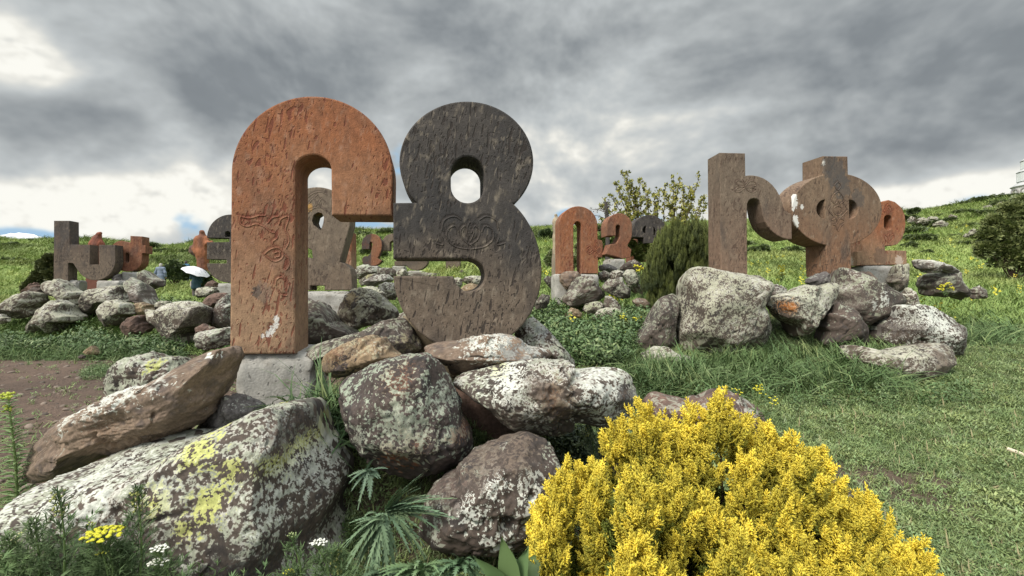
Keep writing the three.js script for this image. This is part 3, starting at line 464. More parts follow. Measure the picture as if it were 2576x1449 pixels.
  const colour = (x, y, z, nx, ny, nz, hi, bs) => {
    const X1 = x + seed, n1 = noise(X1 * 2.6, y * 2.6, z * 2.6), n2 = noise(X1 * 8, y * 8, z * 8), n3 = noise(X1 * 24, y * 24, z * 24), n4 = noise(X1 * 70, y * 70, z * 70), n5 = hi ? noise(X1 * 190 * Math.sqrt(fq), y * 190 * Math.sqrt(fq), z * 190 * Math.sqrt(fq)) : 0;
    let c = mix3(K.s[0], K.s[1], clamp(0.5 + n1 * 0.7 + n2 * 0.4 + n3 * 0.25)); c = mix3(c, K.s[2], sst(0.05, 0.5, n2 * 0.6 + n3 * 0.5 - n1 * 0.3));
    const ck = crack(x, y, z); let k = (1 + n3 * 0.25 + n4 * 0.32 + n5 * 0.3) * (1 + bs * 0.3);
    const up = ny * 0.26 + nz * 0.03;
    const F1 = fq * 9, l1 = noise(X1 * F1 + 7, y * F1, z * F1), l2 = noise(X1 * F1 * 2.7, y * F1 * 2.7 + 5, z * F1 * 2.7), l3 = noise(X1 * F1 * 7, y * F1 * 7, z * F1 * 7 + 2), l4 = noise(X1 * F1 * 17, y * F1 * 17, z * F1 * 17);
    const f = l1 * 0.30 + l2 * 0.46 + l3 * 0.50 + l4 * 0.26 + up + amt - 0.27 + bs * 0.34;
    const m = sst(-0.01, 0.06, f) * (1 - ck * 0.8) * (0.78 + 0.22 * sst(0.1, 0.5, f));
    const lc = mix3(K.l, K.l2, sst(-0.35, 0.4, l2 - n1 * 0.6 + 0.15)), lk = 1 + n4 * 0.22 + n5 * 0.26 + n3 * 0.14;
    c = mix3(c, K.s[2], ck * 0.9); let r = c[0] * k, gg = c[1] * k, b = c[2] * k;
    r = lerp(r, lc[0] * lk, m); gg = lerp(gg, lc[1] * lk, m); b = lerp(b, lc[2] * lk, m);
    for (const q of spots) { const e = Math.hypot(x - q[0], y - q[1]) / q[2]; if (e < 1.8) { const t = sst(0.0, 0.10, l2 * 0.62 + l3 * 0.66 + l4 * 0.4 + (0.42 - e * 0.62)) * q[4]; r = lerp(r, q[3][0] * lk, t); gg = lerp(gg, q[3][1] * lk, t); b = lerp(b, q[3][2] * lk, t); } }
    return [r, gg, b];
  };
  let mat;
  const C = o.tex ?? (pxSize > 110 ? 416 : pxSize > 55 ? 208 : 0);
  if (C) { // a picture of its own for every side
    const W = C * 3, H = C * 2, dt = new Uint8Array(W * H * 4), uv = new Float32Array(N * 2), q = n + 1;
    for (let f = 0; f < 6; f++) {
      const ox = (f % 3) * C, oy = Math.floor(f / 3) * C, o0 = f * q * q, step = f === 4 || f === 2 ? 1 : f === 0 || f === 1 ? 3 : 16;
      for (let j = 0; j <= n; j++) for (let i = 0; i <= n; i++) { const k = o0 + j * q + i; uv[k * 2] = (ox + 0.5 + i / n * (C - 1)) / W; uv[k * 2 + 1] = (oy + 0.5 + j / n * (C - 1)) / H; }
      for (let j = 0; j < C; j += step) for (let i = 0; i < C; i += step) {
        const gx = i / (C - 1) * n, gy = j / (C - 1) * n, ix = Math.min(n - 1, Math.floor(gx)), iy = Math.min(n - 1, Math.floor(gy)), tx = gx - ix, ty = gy - iy;
        const a = (o0 + iy * q + ix) * 3, b = a + 3, c = a + q * 3, e = c + 3, w0 = (1 - tx) * (1 - ty), w1 = tx * (1 - ty), w2 = (1 - tx) * ty, w3 = tx * ty;
        const v = (A, k) => A[a + k] * w0 + A[b + k] * w1 + A[c + k] * w2 + A[e + k] * w3;
        const cc = colour(v(pos, 0), v(pos, 1), v(pos, 2), v(nor, 0), v(nor, 1), v(nor, 2), true, bias[a / 3] * w0 + bias[b / 3] * w1 + bias[c / 3] * w2 + bias[e / 3] * w3);
        const R = clamp(toSrgb(clamp(cc[0]))) * 255, Gn = clamp(toSrgb(clamp(cc[1]))) * 255, Bl = clamp(toSrgb(clamp(cc[2]))) * 255;
        for (let y = 0; y < step && j + y < C; y++) for (let x = 0; x < step && i + x < C; x++) { const t = ((oy + j + y) * W + ox + i + x) * 4; dt[t] = R; dt[t + 1] = Gn; dt[t + 2] = Bl; dt[t + 3] = 255; }
      }
    }
    g.setAttribute('uv', new THREE.BufferAttribute(uv, 2));
    const t = new THREE.DataTexture(dt, W, H); t.colorSpace = THREE.SRGBColorSpace; t.magFilter = t.minFilter = THREE.LinearFilter; t.needsUpdate = true;
    mat = new THREE.MeshStandardMaterial({ map: t, roughness: 0.95 });
  } else {
    const col = new Float32Array(N * 3);
    for (let k = 0; k < N; k++) { const c = colour(pos[k * 3], pos[k * 3 + 1], pos[k * 3 + 2], nor[k * 3], nor[k * 3 + 1], nor[k * 3 + 2], false, bias[k]); col[k * 3] = c[0]; col[k * 3 + 1] = c[1]; col[k * 3 + 2] = c[2]; }
    g.setAttribute('color', new THREE.BufferAttribute(col, 3)); mat = rockMat;
  }
  const m = mesh(name, g, mat); m.position.copy(P(cx, cy, d));
  tag(m, label, name === 'boulder' ? 'boulder' : 'rock', o.group);
  return m;
}
const rockMat = new THREE.MeshStandardMaterial({ vertexColors: true, roughness: 0.95 });
const YEL = [0.44, 0.45, 0.15], ORA = [0.20, 0.075, 0.035], WHT = [0.56, 0.57, 0.52], RED = [0.22, 0.095, 0.05], DRK = [0.05, 0.042, 0.042];
const boulder = (...a) => rock('boulder', ...a), stone = (...a) => rock('rock', ...a);

// the pile in front
boulder('huge boulder with yellow and white lichen, at the bottom left', 'lichen', 2.15, mB4, '62,1130 100,1010 150,955 330,890 520,830 740,755 960,690 1150,625 1330,560 1480,500 1600,460 1700,452 1770,490 1830,600 1885,710 1940,860 1985,1000 2000,1350 1980,1650 1800,1880 1000,1920 380,1800 130,1400',
  { deep: 0.46, p: 2.9, seed: 5.3, cuts: -8, planes: [[-0.12, 0.8, 0.59, 0.90], [0.03, 0.2, 0.98, 0.84], [0.85, 0.1, 0.5, 0.88]], facet: 0.3, amt: 0.03, spots: [[1290, 665, 105, YEL, 0.95], [1155, 860, 75, YEL, 0.95], [1400, 870, 95, YEL, 0.95], [1330, 985, 55, YEL, 0.8], [1480, 740, 60, YEL, 0.8], [1650, 750, 70, YEL, 0.6], [1150, 1320, 90, YEL, 0.6], [1090, 690, 40, YEL, 0.9], [510, 1035, 40, YEL, 0.8], [230, 1010, 200, WHT, 0.6], [600, 900, 130, WHT, 0.6], [820, 920, 110, WHT, 0.6], [1180, 800, 120, WHT, 0.4], [1750, 860, 170, WHT, 0.45], [560, 1130, 130, DRK, 0.8], [820, 1120, 120, DRK, 0.7], [1560, 1200, 130, DRK, 0.8], [1650, 610, 100, DRK, 0.6], [1120, 1060, 80, DRK, 0.6]] });
boulder('long tan slab leaning up to the right on top of the yellow lichen boulder', 'bare', 2.5, mB4, '98,830 105,890 130,945 165,945 320,900 480,852 560,795 720,760 890,715 1050,650 1150,582 1215,500 1270,420 1330,335 1322,250 1342,190 1310,128 1230,138 1100,218 960,290 800,378 640,425 520,482 400,540 300,590 240,640 200,720 120,780',
  { deep: 0.30, p: 3.2, cuts: 3, planes: [[-0.35, 0.8, 0.5, 0.80], [-0.1, -0.35, 0.93, 0.88], [0.8, 0.1, 0.6, 0.93]], grain: [0.8, 1.7, 1], rough: 1.5, spots: [[640, 430, 110, WHT, 0.8], [430, 540, 90, WHT, 0.75], [800, 360, 110, WHT, 0.8], [960, 290, 90, WHT, 0.7], [1210, 215, 22, WHT, 1], [690, 600, 90, [0.15, 0.095, 0.06], 0.6]] });
boulder('pale lichened boulder behind the leaning tan slab', 'lichen', 3.1, mB4, '585,420 592,330 620,275 690,230 800,208 920,208 1010,215 1060,235 1100,330 1000,430 800,470 640,470', { spots: [[910, 260, 40, YEL, 0.8]], amt: 0.06 });
boulder('small dark grey rock wedged under the right end of the leaning slab', 'grey', 2.72, mB4, '1090,640 1160,560 1220,490 1260,440 1350,432 1430,460 1490,492 1460,560 1350,640 1200,680', { grain: [1.6, 0.8, 1], rough: 1.2 });
boulder('dark rounded boulder with rust and pale grey lichen, below the tall dark letter', 'rust', 2.5, mC4, '55,420 70,310 180,240 280,195 430,150 570,138 650,195 700,275 732,350 785,470 822,590 838,685 785,765 690,815 600,850 470,872 330,835 210,765 120,640 80,520',
  { deep: 0.5, p: 2.5, cuts: 5, spots: [[450, 290, 120, RED, 0.4], [430, 680, 130, ORA, 0.85], [560, 590, 120, ORA, 0.5], [480, 500, 240, [0.33, 0.37, 0.29], 0.6], [640, 400, 130, [0.36, 0.39, 0.31], 0.55], [230, 590, 110, [0.38, 0.40, 0.33], 0.5], [780, 600, 50, ORA, 0.5]] });
boulder('broad white lichened boulder propped up beside the yellow shrub, right of the rust one', 'lichen', 2.62, mC4, '720,315 762,270 900,220 1000,198 1100,185 1200,172 1300,170 1400,185 1470,228 1560,222 1650,218 1725,240 1772,292 1790,340 1800,400 1790,470 1730,530 1660,575 1590,580 1500,560 1445,545 1432,590 1350,626 1200,612 1080,590 1010,540 930,470 830,400 750,360',
  { deep: 0.5, p: 2.6, cuts: 4, planes: [[-0.1, -0.5, 0.85, 0.84], [0.0, 0.7, 0.7, 0.88]], amt: 0.08, spots: [[1060, 290, 140, WHT, 0.85], [1600, 350, 170, WHT, 0.8], [1180, 440, 90, WHT, 0.6], [1300, 360, 120, [0.13, 0.075, 0.045], 0.75], [1200, 300, 80, [0.12, 0.09, 0.075], 0.7], [1740, 400, 70, DRK, 0.85], [980, 210, 60, YEL, 0.5], [1100, 540, 160, [0.12, 0.1, 0.08], 0.6]] });
boulder('flat tilted rock with a shadowed underside, right under the tall dark letter', 'bare', 2.95, mC4, '535,135 600,75 720,60 810,45 900,30 1020,20 1090,40 1150,72 1220,100 1290,130 1310,165 1250,190 1100,200 950,215 830,252 740,272 690,220 620,165', { deep: 0.6, cuts: 3, planes: [[0, -0.75, 0.6, 0.6], [0.1, 0.75, 0.6, 0.86]], spots: [[1000, 60, 150, WHT, 0.9], [1180, 110, 110, WHT, 0.85], [850, 60, 80, WHT, 0.7], [1090, 130, 120, [0.10, 0.095, 0.095], 0.7]] });
boulder('dark pitted boulder with white lichen and one deep round hole, bottom centre', 'sparse', 2.22, mC4, '535,1110 580,960 660,880 780,770 900,680 1050,622 1200,612 1275,660 1335,760 1375,900 1345,1010 1300,1130 1260,1260 1000,1330 700,1320 570,1260 528,1170',
  { deep: 0.5, p: 2.6, cuts: 4, planes: [[-0.25, 0.75, 0.6, 0.82], [0.1, 0.2, 0.97, 0.9]], amt: 0.02, holes: [[1283, 1285, 24, 0.10], [1343, 1225, 7, 0.05]], spots: [[1060, 1065, 60, [0.03, 0.025, 0.024], 0.9], [980, 840, 90, WHT, 0.85], [860, 970, 110, WHT, 0.85], [980, 1150, 80, WHT, 0.85], [1180, 1020, 120, WHT, 0.6], [1180, 850, 90, WHT, 0.6], [900, 720, 150, [0.12, 0.09, 0.07], 0.9], [1120, 660, 130, [0.12, 0.09, 0.07], 0.9], [700, 900, 110, [0.09, 0.06, 0.05], 0.8]] });
boulder('dark brown boulder deep in the gap between the rust boulder and the propped one', 'brown', 3.15, mC4, '700,330 900,260 1150,260 1350,420 1340,700 1100,760 850,740 720,600', { cuts: 5, n: 40, amt: -0.3 });
boulder('broken tan brown rock with a dark split face, right of the orange hook base', 'tan', 2.98, mB3, '760,1000 770,905 850,850 920,820 1000,788 1090,765 1200,772 1250,830 1290,882 1350,915 1200,950 1100,990 1040,1020 950,1052 860,1070 800,1050', { deep: 0.55, cuts: 2, p: 3, planes: [[-0.35, -0.6, 0.7, 0.72], [0.2, 0.75, 0.6, 0.86], [0.5, 0.2, 0.8, 0.86]], spots: [[920, 960, 105, [0.05, 0.038, 0.034], 1], [860, 1010, 60, [0.05, 0.038, 0.034], 0.9], [850, 880, 70, [0.22, 0.125, 0.07], 0.6]] });
boulder('long pale topped rock sloping up behind the broken tan one', 'mid', 3.42, mB3, '635,860 760,800 900,768 1030,738 1100,698 1200,650 1330,628 1385,690 1450,780 1475,870 1350,930 1200,930 1000,960 800,960 660,930', { cuts: 5, planes: [[-0.2, 0.8, 0.55, 0.84]], amt: 0.04, spots: [[1380, 830, 90, [0.22, 0.18, 0.10], 0.6]] });
boulder('rounded lichen boulder between the two big front letters', 'heavy', 4.2, mB3, '868,630 880,560 930,470 985,428 1040,422 1130,440 1200,490 1280,560 1308,610 1272,652 1180,682 1080,692 1010,718 940,712 888,682', { deep: 0.5, cuts: 5, amt: 0.0, spots: [[985, 500, 60, [0.22, 0.165, 0.09], 0.8], [960, 600, 90, [0.16, 0.13, 0.08], 0.5]] });
boulder('dark speckled boulder just right of the orange hook stem', 'mid', 4.0, mB3, '600,760 615,560 660,520 730,520 790,590 812,640 890,690 1045,762 950,800 800,820 700,860 620,860', { cuts: 5, amt: -0.04 });
boulder('dark lichened boulder behind the right foot of the tall dark letter', 'lichen', 3.75, mB3, '2130,760 2160,710 2220,650 2265,632 2340,690 2430,790 2500,870 2560,940 2550,1010 2400,960 2280,900 2180,850', { amt: 0.02, cuts: 4, spots: [[2350, 740, 80, [0.2, 0.2, 0.22], 0.5]] });
boulder('reddish brown rock peeping out behind the top of the yellow shrub', 'brown', 4.0, mC5, '675,170 715,110 790,130 900,150 990,122 1120,118 1200,165 1270,225 1292,300 1250,420 1000,440 750,420 660,300', { amt: 0.28, spots: [[1180, 180, 70, WHT, 0.3]] });
boulder('narrow dark stone standing under the right end of the propped boulder', 'brown', 2.85, mC4, '1580,600 1620,550 1690,540 1710,700 1700,850 1620,860 1585,740', { amt: 0.15 });
stone('small grey stone in the weeds at the left edge, beside the yellow lichen boulder', 'grey', 2.5, mD4, '-40,1000 20,975 70,985 95,1020 80,1070 10,1080 -40,1060', {});
boulder('dark low boulder filling the gap under the leaning slab', 'brown', 2.75, mB4, '1000,760 1150,640 1400,600 1550,560 1700,600 1750,800 1400,900 1050,900', { n: 36, amt: -0.1 });

// seen between and below the front letters
boulder('lumpy dark boulder below the two tone letter', 'lichen', 18, mD8, '150,1090 200,1010 290,960 380,930 470,930 560,965 640,1040 648,1110 560,1140 400,1215 190,1190', { amt: 0.02 });
boulder('brown boulder under the plinth of the small arch letter', 'sparse', 19, mD8, '630,1080 660,1000 800,985 930,990 1010,1040 1005,1150 900,1200 700,1170', {});
boulder('white topped rock with a dark underside, low beside the tall dark letter', 'white', 13, mD8, '352,1285 420,1230 520,1170 650,1130 780,1105 860,1120 920,1160 960,1190 940,1250 800,1280 720,1300 680,1335 560,1348 430,1325', { planes: [[0, -0.7, 0.7, 0.6]], spots: [[540, 1290, 130, [0.08, 0.065, 0.06], 0.8]] });
boulder('mossy flat rock just behind the white topped one', 'mid', 13.6, mD8, '300,1240 380,1180 480,1118 600,1100 680,1115 640,1200 500,1280 360,1340', { spots: [[500, 1140, 80, [0.3, 0.28, 0.12], 0.6]] });
boulder('pale lichen boulder hard against the left edge of the dark bowl', 'heavy', 8, mD2, '1080,420 1130,345 1200,318 1280,325 1340,360 1380,430 1300,520 1200,510 1120,480', {});
boulder('pale rock above the rounded lichen boulder, left of the dark letter', 'heavy', 7, mD2, '920,390 960,368 1040,362 1110,380 1190,440 1220,520 1100,520 980,470', {});
boulder('pale knobbly rock beside the plinth of the small bowl letter', 'heavy', 19, mD8, '1000,1100 1060,1040 1130,1005 1200,1030 1245,1070 1240,1150 1060,1160', {});
boulder('long low brown rock under the small bowl letter', 'mid', 19.5, mD8, '1200,1075 1400,1068 1700,1085 1960,1100 2090,1120 2080,1200 1500,1210 1220,1190', {});
boulder('lichened rock seen in the curl of the dark letter, upper left', 'heavy', 9, mD2, '1950,280 2010,262 2062,285 2060,350 2030,390 1980,370', {});
boulder('round tan rock seen at the bottom of the curl of the dark letter', 'tan', 6, mD2, '2030,410 2080,358 2160,328 2240,350 2300,420 2260,500 2100,500', { amt: 0.1 });
boulder('pale rock seen in the middle of the curl of the dark letter', 'heavy', 9.6, mD2, '2050,300 2090,262 2170,245 2270,248 2320,290 2290,350 2130,350', {});
boulder('small dark round rock beside the plinth of the dark post letter', 'sparse', 19, mD2, '2008,225 2020,195 2060,182 2105,205 2118,235 2090,258 2030,258', {});
boulder('brown boulder under the plinth of the grey brown letter, behind the stem', 'sparse', 6.4, mB3, '560,560 640,500 760,520 840,580 900,680 800,760 600,740', {});
boulder('large dark boulder hidden low behind the tall dark letter', 'mid', 5.2, mB3, '1100,760 1250,620 1500,560 1700,600 1800,800 1500,950 1200,920', { n: 30 });

// the pile at the left
const LP = 'boulders of the left pile';
boulder('broad lichen boulder at the left edge of the picture, in the left pile', 'heavy', 12.5, mD1, '-60,560 0,505 100,440 200,400 290,375 380,395 440,430 470,455 430,520 330,620 280,645 90,655 -20,640', {});
boulder('hollowed lichen boulder under the post of the far left letter', 'heavy', 12.7, mD1, '410,350 430,305 480,275 560,253 640,280 720,330 770,370 850,380 850,430 810,480 740,530 660,500 560,440 480,420', { spots: [[480, 400, 50, DRK, 0.6]] });
boulder('pointed pale boulder lowest in the left pile, over the weeds', 'heavy', 11.8, mD1, '225,770 280,710 340,640 390,570 470,500 550,468 640,478 700,530 780,590 855,640 800,700 650,740 520,800 350,810', { amt: 0.05 });
boulder('wide speckled boulder under the bowl of the far left letter', 'heavy', 12.4, mD1, '795,480 830,400 900,358 1000,350 1060,338 1160,322 1230,318 1290,385 1335,490 1250,510 1120,500 1030,530 960,590 880,630 810,590', { amt: -0.05 });
boulder('split boulder with a dark lower face, right of the far left letters', 'mid', 12.2, mD1, '1238,310 1300,258 1390,258 1480,328 1532,420 1560,510 1590,570 1500,560 1340,495 1300,400', { spots: [[1420, 440, 110, [0.09, 0.07, 0.062], 0.85]], amt: 0.1 });
boulder('speckled boulder in the middle of the left pile, left of the small brown one', 'heavy', 11.6, mD1, '975,580 1010,520 1080,475 1180,465 1280,490 1340,505 1390,560 1380,620 1270,650 1230,700 1150,730 1060,730 1000,650', { amt: -0.04 });
boulder('smooth tan boulder squeezed into the left pile above the small brown one', 'tan', 11.9, mD1, '1325,520 1380,498 1450,490 1530,510 1565,575 1500,620 1420,630 1350,610', { amt: 0.1 });
boulder('small bare reddish brown rock in the weeds by the path', 'brown', 10.6, mD1, '1215,740 1240,695 1300,650 1380,625 1455,620 1530,690 1550,760 1480,800 1400,830 1310,860 1245,800', { rough: 1.4 });
boulder('largest speckled boulder of the left pile, next to the orange hook', 'heavy', 10.4, mD1, '1445,640 1500,605 1560,578 1650,530 1720,505 1800,488 1900,482 1990,488 2060,505 2115,530 2150,580 2150,720 2010,760 1980,830 1900,920 1870,1010 1790,1000 1690,900 1600,780 1540,700', { amt: -0.08, spots: [[2000, 640, 100, [0.12, 0.09, 0.078], 0.6]] });
boulder('bare brown rock on top of the pile beside the orange hook', 'brown', 11.3, mD1, '2045,505 2080,450 2120,420 2200,393 2290,395 2330,430 2320,500 2200,520 2160,570 2100,560', {});
boulder('dark upright rock hard against the left edge of the orange hook', 'sparse', 10.8, mD1, '2132,720 2140,650 2155,590 2200,490 2290,415 2380,480 2380,740 2220,760', { amt: 0.05 });
boulder('white speckled boulder low behind the leaning tan slab', 'lichen', 9.3, mD1, '1965,850 1990,800 2080,780 2190,765 2340,735 2400,860 2300,930 2100,980 1990,950', { amt: 0.08 });
boulder('round lichen boulder below the people, left of the banded letter', 'heavy', 13.2, mD1, '1975,395 1995,352 2080,333 2190,338 2230,380 2190,420 2080,440 1995,440', {});
boulder('dark brown rock between the white speckled boulder and the largest one', 'brown', 10.0, mD1, '1975,750 2060,708 2190,748 2200,800 2060,820 1985,810', {});
boulder('dark elongated rock at the top left of the left pile', 'sparse', 12.9, mD1, '275,380 330,340 430,348 480,410 440,432 330,420', { amt: -0.2 });
boulder('brown rock at the foot of the juniper left of the far left letter', 'brown', 13.4, mD1, '190,390 280,335 340,290 425,318 430,370 300,400', {});
boulder('long grey lichen rock behind the pile, left of the person in the blue coat', 'mid', 14.2, mD3, '1225,640 1330,590 1390,650 1500,700 1630,750 1600,830 1430,860 1300,790 1240,740', {});
boulder('low pale rock in the grass between the left pile and the people', 'heavy', 12.3, mD3, '1470,1070 1550,1035 1700,1035 1760,1080 1600,1150 1490,1140', {});
boulder('small dark rock behind the bowl of the far left letter', 'grey', 14.3, mD3, '860,720 910,670 985,640 1010,750 900,770', {});
boulder('brown rock beside the plinth of the banded letter', 'brown', 14.4, mD3, '2190,820 2240,760 2310,735 2390,775 2370,840 2240,850', {});
boulder('small pale boulder at the left edge under the broad one', 'heavy', 12, mD1, '-60,640 10,610 80,640 90,690 20,710 -50,700', {});
stone('pinkish stone lying on the edge of the trodden earth', 'tan', 9.4, mD1, '835,1000 880,960 930,930 975,945 1005,985 1010,1020 880,1025', { amt: -0.2 });
stone('small dark stone on the trodden earth', 'sparse', 9.0, mD1, '785,1045 820,1022 870,1030 860,1058 800,1065', { amt: -0.4 });

// the pile under the orange red arch
boulder('bare grey brown rock leaning on the plinth of the orange red arch', 'bare', 10.2, mD5, '732,850 800,798 900,790 985,790 1045,850 1000,900 930,940 890,1020 850,1065 800,1020 740,930', { cuts: 5 });
boulder('big angular grey boulder in front of the orange red arch', 'mid', 9.7, mD5, '725,1210 780,1150 830,1105 870,1030 910,950 1000,868 1100,858 1205,868 1260,950 1320,1030 1388,1100 1340,1185 1200,1232 1100,1250 1000,1302 900,1300 800,1245', { amt: -0.02, cuts: 6 });
boulder('two lobed lichen boulder right of the angular grey one', 'mid', 9.6, mD5, '1335,1015 1390,950 1440,898 1510,908 1560,878 1632,878 1655,960 1745,1050 1742,1165 1640,1185 1500,1135 1380,1075', {});
boulder('pale green lichen boulder nearest the dark green conifer', 'heavy', 10.4, mD5, '1630,850 1690,770 1795,768 1880,860 1922,950 1915,1070 1820,1110 1740,1060 1680,950', { spots: [[1760, 900, 160, [0.36, 0.39, 0.31], 0.5]] });
boulder('small lichen rock behind the two lobed boulder', 'heavy', 10.8, mD5, '1435,855 1478,790 1570,768 1642,800 1630,870 1540,920 1460,905', {});
boulder('flat grey rock below the figure two letter, left', 'grey', 11.3, mD5, '1292,720 1360,690 1440,688 1550,738 1572,770 1450,810 1390,780 1305,790', {});
boulder('brown rock below the figure two letter, right', 'sparse', 11.5, mD5, '1570,765 1640,700 1700,655 1800,622 1900,680 1955,770 1830,785 1640,785', {});
boulder('dark rock between the arch plinth and the small lichen rock', 'sparse', 10.7, mD5, '1285,805 1380,788 1442,850 1432,920 1340,945 1295,890', {});
boulder('mossy round rock under the angular grey boulder', 'heavy', 9.4, mD5, '1060,1340 1105,1258 1240,1218 1330,1228 1380,1290 1290,1370 1150,1410', { amt: -0.02, spots: [[1200, 1290, 90, [0.3, 0.32, 0.2], 0.5]] });
boulder('leaning grey rock right of the mossy round one', 'mid', 9.3, mD5, '1362,1260 1390,1140 1470,1148 1560,1218 1665,1390 1600,1430 1400,1340', {});
boulder('speckled rock low in the yellow flowers, in front of the orange arch', 'heavy', 9.0, mD5, '1195,1455 1290,1340 1400,1308 1550,1318 1700,1395 1740,1470 1700,1530 1250,1520', {});
boulder('tan rock in the weeds left of the mossy round one', 'tan', 9.1, mD5, '760,1460 830,1370 900,1308 1000,1338 1055,1390 1040,1450 860,1500', { amt: 0.1 });
boulder('pink grey rock in the weeds at the foot of the conifer', 'bare', 9.2, mD5, '1770,1210 1850,1168 1960,1185 2020,1250 1990,1330 1830,1290', { amt: 0.15 });
boulder('dark pointed rock left of the arch plinth', 'sparse', 11.4, mD5, '505,905 560,858 665,875 700,960 690,1070 620,1050 550,975', {});
boulder('grey rock in the grass hard against the right edge of the dark letter', 'mid', 8.8, mD5, '380,1250 430,1180 485,1115 600,1135 590,1240 520,1330 400,1350', {});

// the pile at the right
boulder('huge pale speckled boulder under the curling brown letter', 'heavy', 7.0, mC3, '405,300 430,240 440,195 452,160 485,120 520,88 580,82 640,90 700,110 780,122 860,130 940,150 1008,168 1002,240 972,310 990,400 1005,470 960,560 850,640 700,690 560,680 450,640 415,560 408,480 398,375',
  { deep: 0.5, p: 3, cuts: 4, freq: 1.35, amt: 0.02, rough: 0.8 });
boulder('brown boulder leaning against the left side of the huge speckled one', 'mid', 7.15, mC3, '130,580 180,500 240,420 290,310 340,258 410,255 440,330 420,400 410,460 420,620 300,640 200,640', { cuts: 5, amt: -0.05 });
boulder('wedge shaped lichen boulder with an orange spot, right of the huge speckled one', 'heavy', 7.1, mC3, '965,310 1000,260 1090,240 1200,200 1300,190 1415,188 1425,235 1375,330 1322,405 1245,495 1170,515 1100,462 1020,385', { cuts: 5, amt: -0.02, freq: 1.3, spots: [[1080, 325, 42, [0.36, 0.12, 0.02], 1], [1200, 300, 130, [0.38, 0.40, 0.32], 0.4]] });
boulder('big brown topped boulder under the round brown letter', 'mid', 7.5, mC3, '1360,210 1420,112 1480,85 1590,128 1700,180 1780,225 1845,270 1845,300 1765,355 1690,420 1600,440 1500,420 1400,400 1340,380', { cuts: 5, amt: 0.0, spots: [[1620, 280, 40, WHT, 0.8], [1560, 310, 30, WHT, 0.8], [1430, 290, 80, [0.11, 0.085, 0.075], 0.6]] });
boulder('bare dark purple brown rock standing in the tall grass', 'sparse', 7.0, mC3, '1295,460 1350,360 1440,308 1540,355 1610,460 1610,560 1450,600 1320,560', { amt: -0.25, cuts: 6 });
boulder('rounded boulder with a big white lichen cap at the right end of the pile', 'lichen', 6.9, mC3, '1680,440 1755,370 1850,318 1930,315 2010,330 2130,400 2218,470 2220,560 2180,640 2000,650 1800,620 1690,560', { deep: 0.55, spots: [[1950, 420, 190, WHT, 0.75], [1770, 430, 90, [0.085, 0.066, 0.06], 0.9], [2150, 500, 90, [0.10, 0.08, 0.075], 0.6]] });
boulder('low speckled boulder lying in the grass in front of the right pile', 'heavy', 5.9, mC3, '1430,560 1560,565 1700,600 1800,575 1880,562 2000,558 2135,590 2150,690 2030,800 1900,820 1700,760 1520,700 1440,620', { amt: -0.03, spots: [[2050, 690, 110, [0.15, 0.115, 0.09], 0.8], [1750, 640, 120, [0.42, 0.40, 0.34], 0.4]] });
boulder('small pale rock half sunk in the grass left of the right pile', 'heavy', 6.3, mC3, '195,620 280,572 360,578 420,620 510,640 550,700 470,760 300,740 210,690', {});
boulder('grey rock at the foot of the round brown letter', 'grey', 7.9, mC3, '1215,180 1230,150 1280,125 1350,112 1400,150 1390,200 1250,210', {});
boulder('pale flat rock tucked between the huge boulder and the wedge', 'white', 7.4, mC3, '985,200 1040,188 1095,210 1120,250 1080,300 990,290', {});
boulder('lichen rock stuck to the right end of the stained plinth', 'heavy', 8.85, mC3, '1740,190 1765,110 1795,66 1865,66 1862,140 1850,210 1800,235', { spots: [[1790, 170, 50, [0.15, 0.12, 0.1], 0.7]] });
boulder('white flat slab resting on a round rock, right of the right pile', 'white', 8.8, mC3, '1880,58 1910,33 2000,38 2070,52 2135,75 2180,105 2170,130 2080,112 1970,118 1900,92', { planes: [[0, -0.7, 0.6, 0.7]], spots: [[1930, 85, 40, DRK, 0.8]] });
boulder('round brown rock under the white flat slab', 'mid', 9, mC3, '1922,200 1932,158 1975,118 2080,92 2180,105 2195,170 2245,235 2230,275 2100,265 1980,262 1935,230', { amt: 0.02 });
boulder('small half buried rock in the meadow at the right', 'mid', 9.6, mC3, '2240,240 2260,212 2300,198 2345,225 2350,275 2260,280', {});
boulder('speckled rock behind the white capped boulder', 'heavy', 8.3, mC3, '1800,250 1870,212 1915,250 1930,320 1860,350 1800,320', {});
boulder('brown rock behind the foot of the round brown letter', 'bare', 8.6, mC3, '1500,130 1560,110 1620,112 1670,160 1650,210 1560,200', {});

// outcrops high on the right hillside
for (const [i, q] of ['480,800 520,750 570,738 640,765 620,815 520,820', '590,790 610,745 650,728 712,738 705,800 640,815', '660,815 690,785 745,765 812,795 790,840 700,845', '795,765 820,735 850,715 895,728 880,775 820,790', '1005,890 1030,855 1060,848 1085,875 1070,905 1015,905', '1235,630 1280,598 1340,588 1410,605 1400,640 1290,645', '1120,655 1160,630 1210,618 1235,645 1180,670', '950,915 985,890 1010,905 1000,930 960,930', '420,760 460,730 500,745 480,790 430,790'].entries())
  boulder(['pale outcrop rock on the right hillside, second from the left of its row', 'domed pale outcrop rock in the middle of the row on the right hillside', 'lowest pale outcrop rock of the row on the right hillside', 'pale outcrop rock at the right end of the row on the right hillside', 'lone white rock lying lower on the right hillside, above the meadow', 'long pale outcrop rock just left below the church tower', 'flat pale outcrop rock left of the long one below the church tower', 'small white rock low on the right hillside, left of the lone one', 'pale outcrop rock at the left end of the row on the right hillside'][i], 'heavy', [64, 68, 62, 70, 46, 84, 80, 44, 66][i], mC6, q, { n: 18, freq: 0.4, rough: 6, amt: -0.05 });

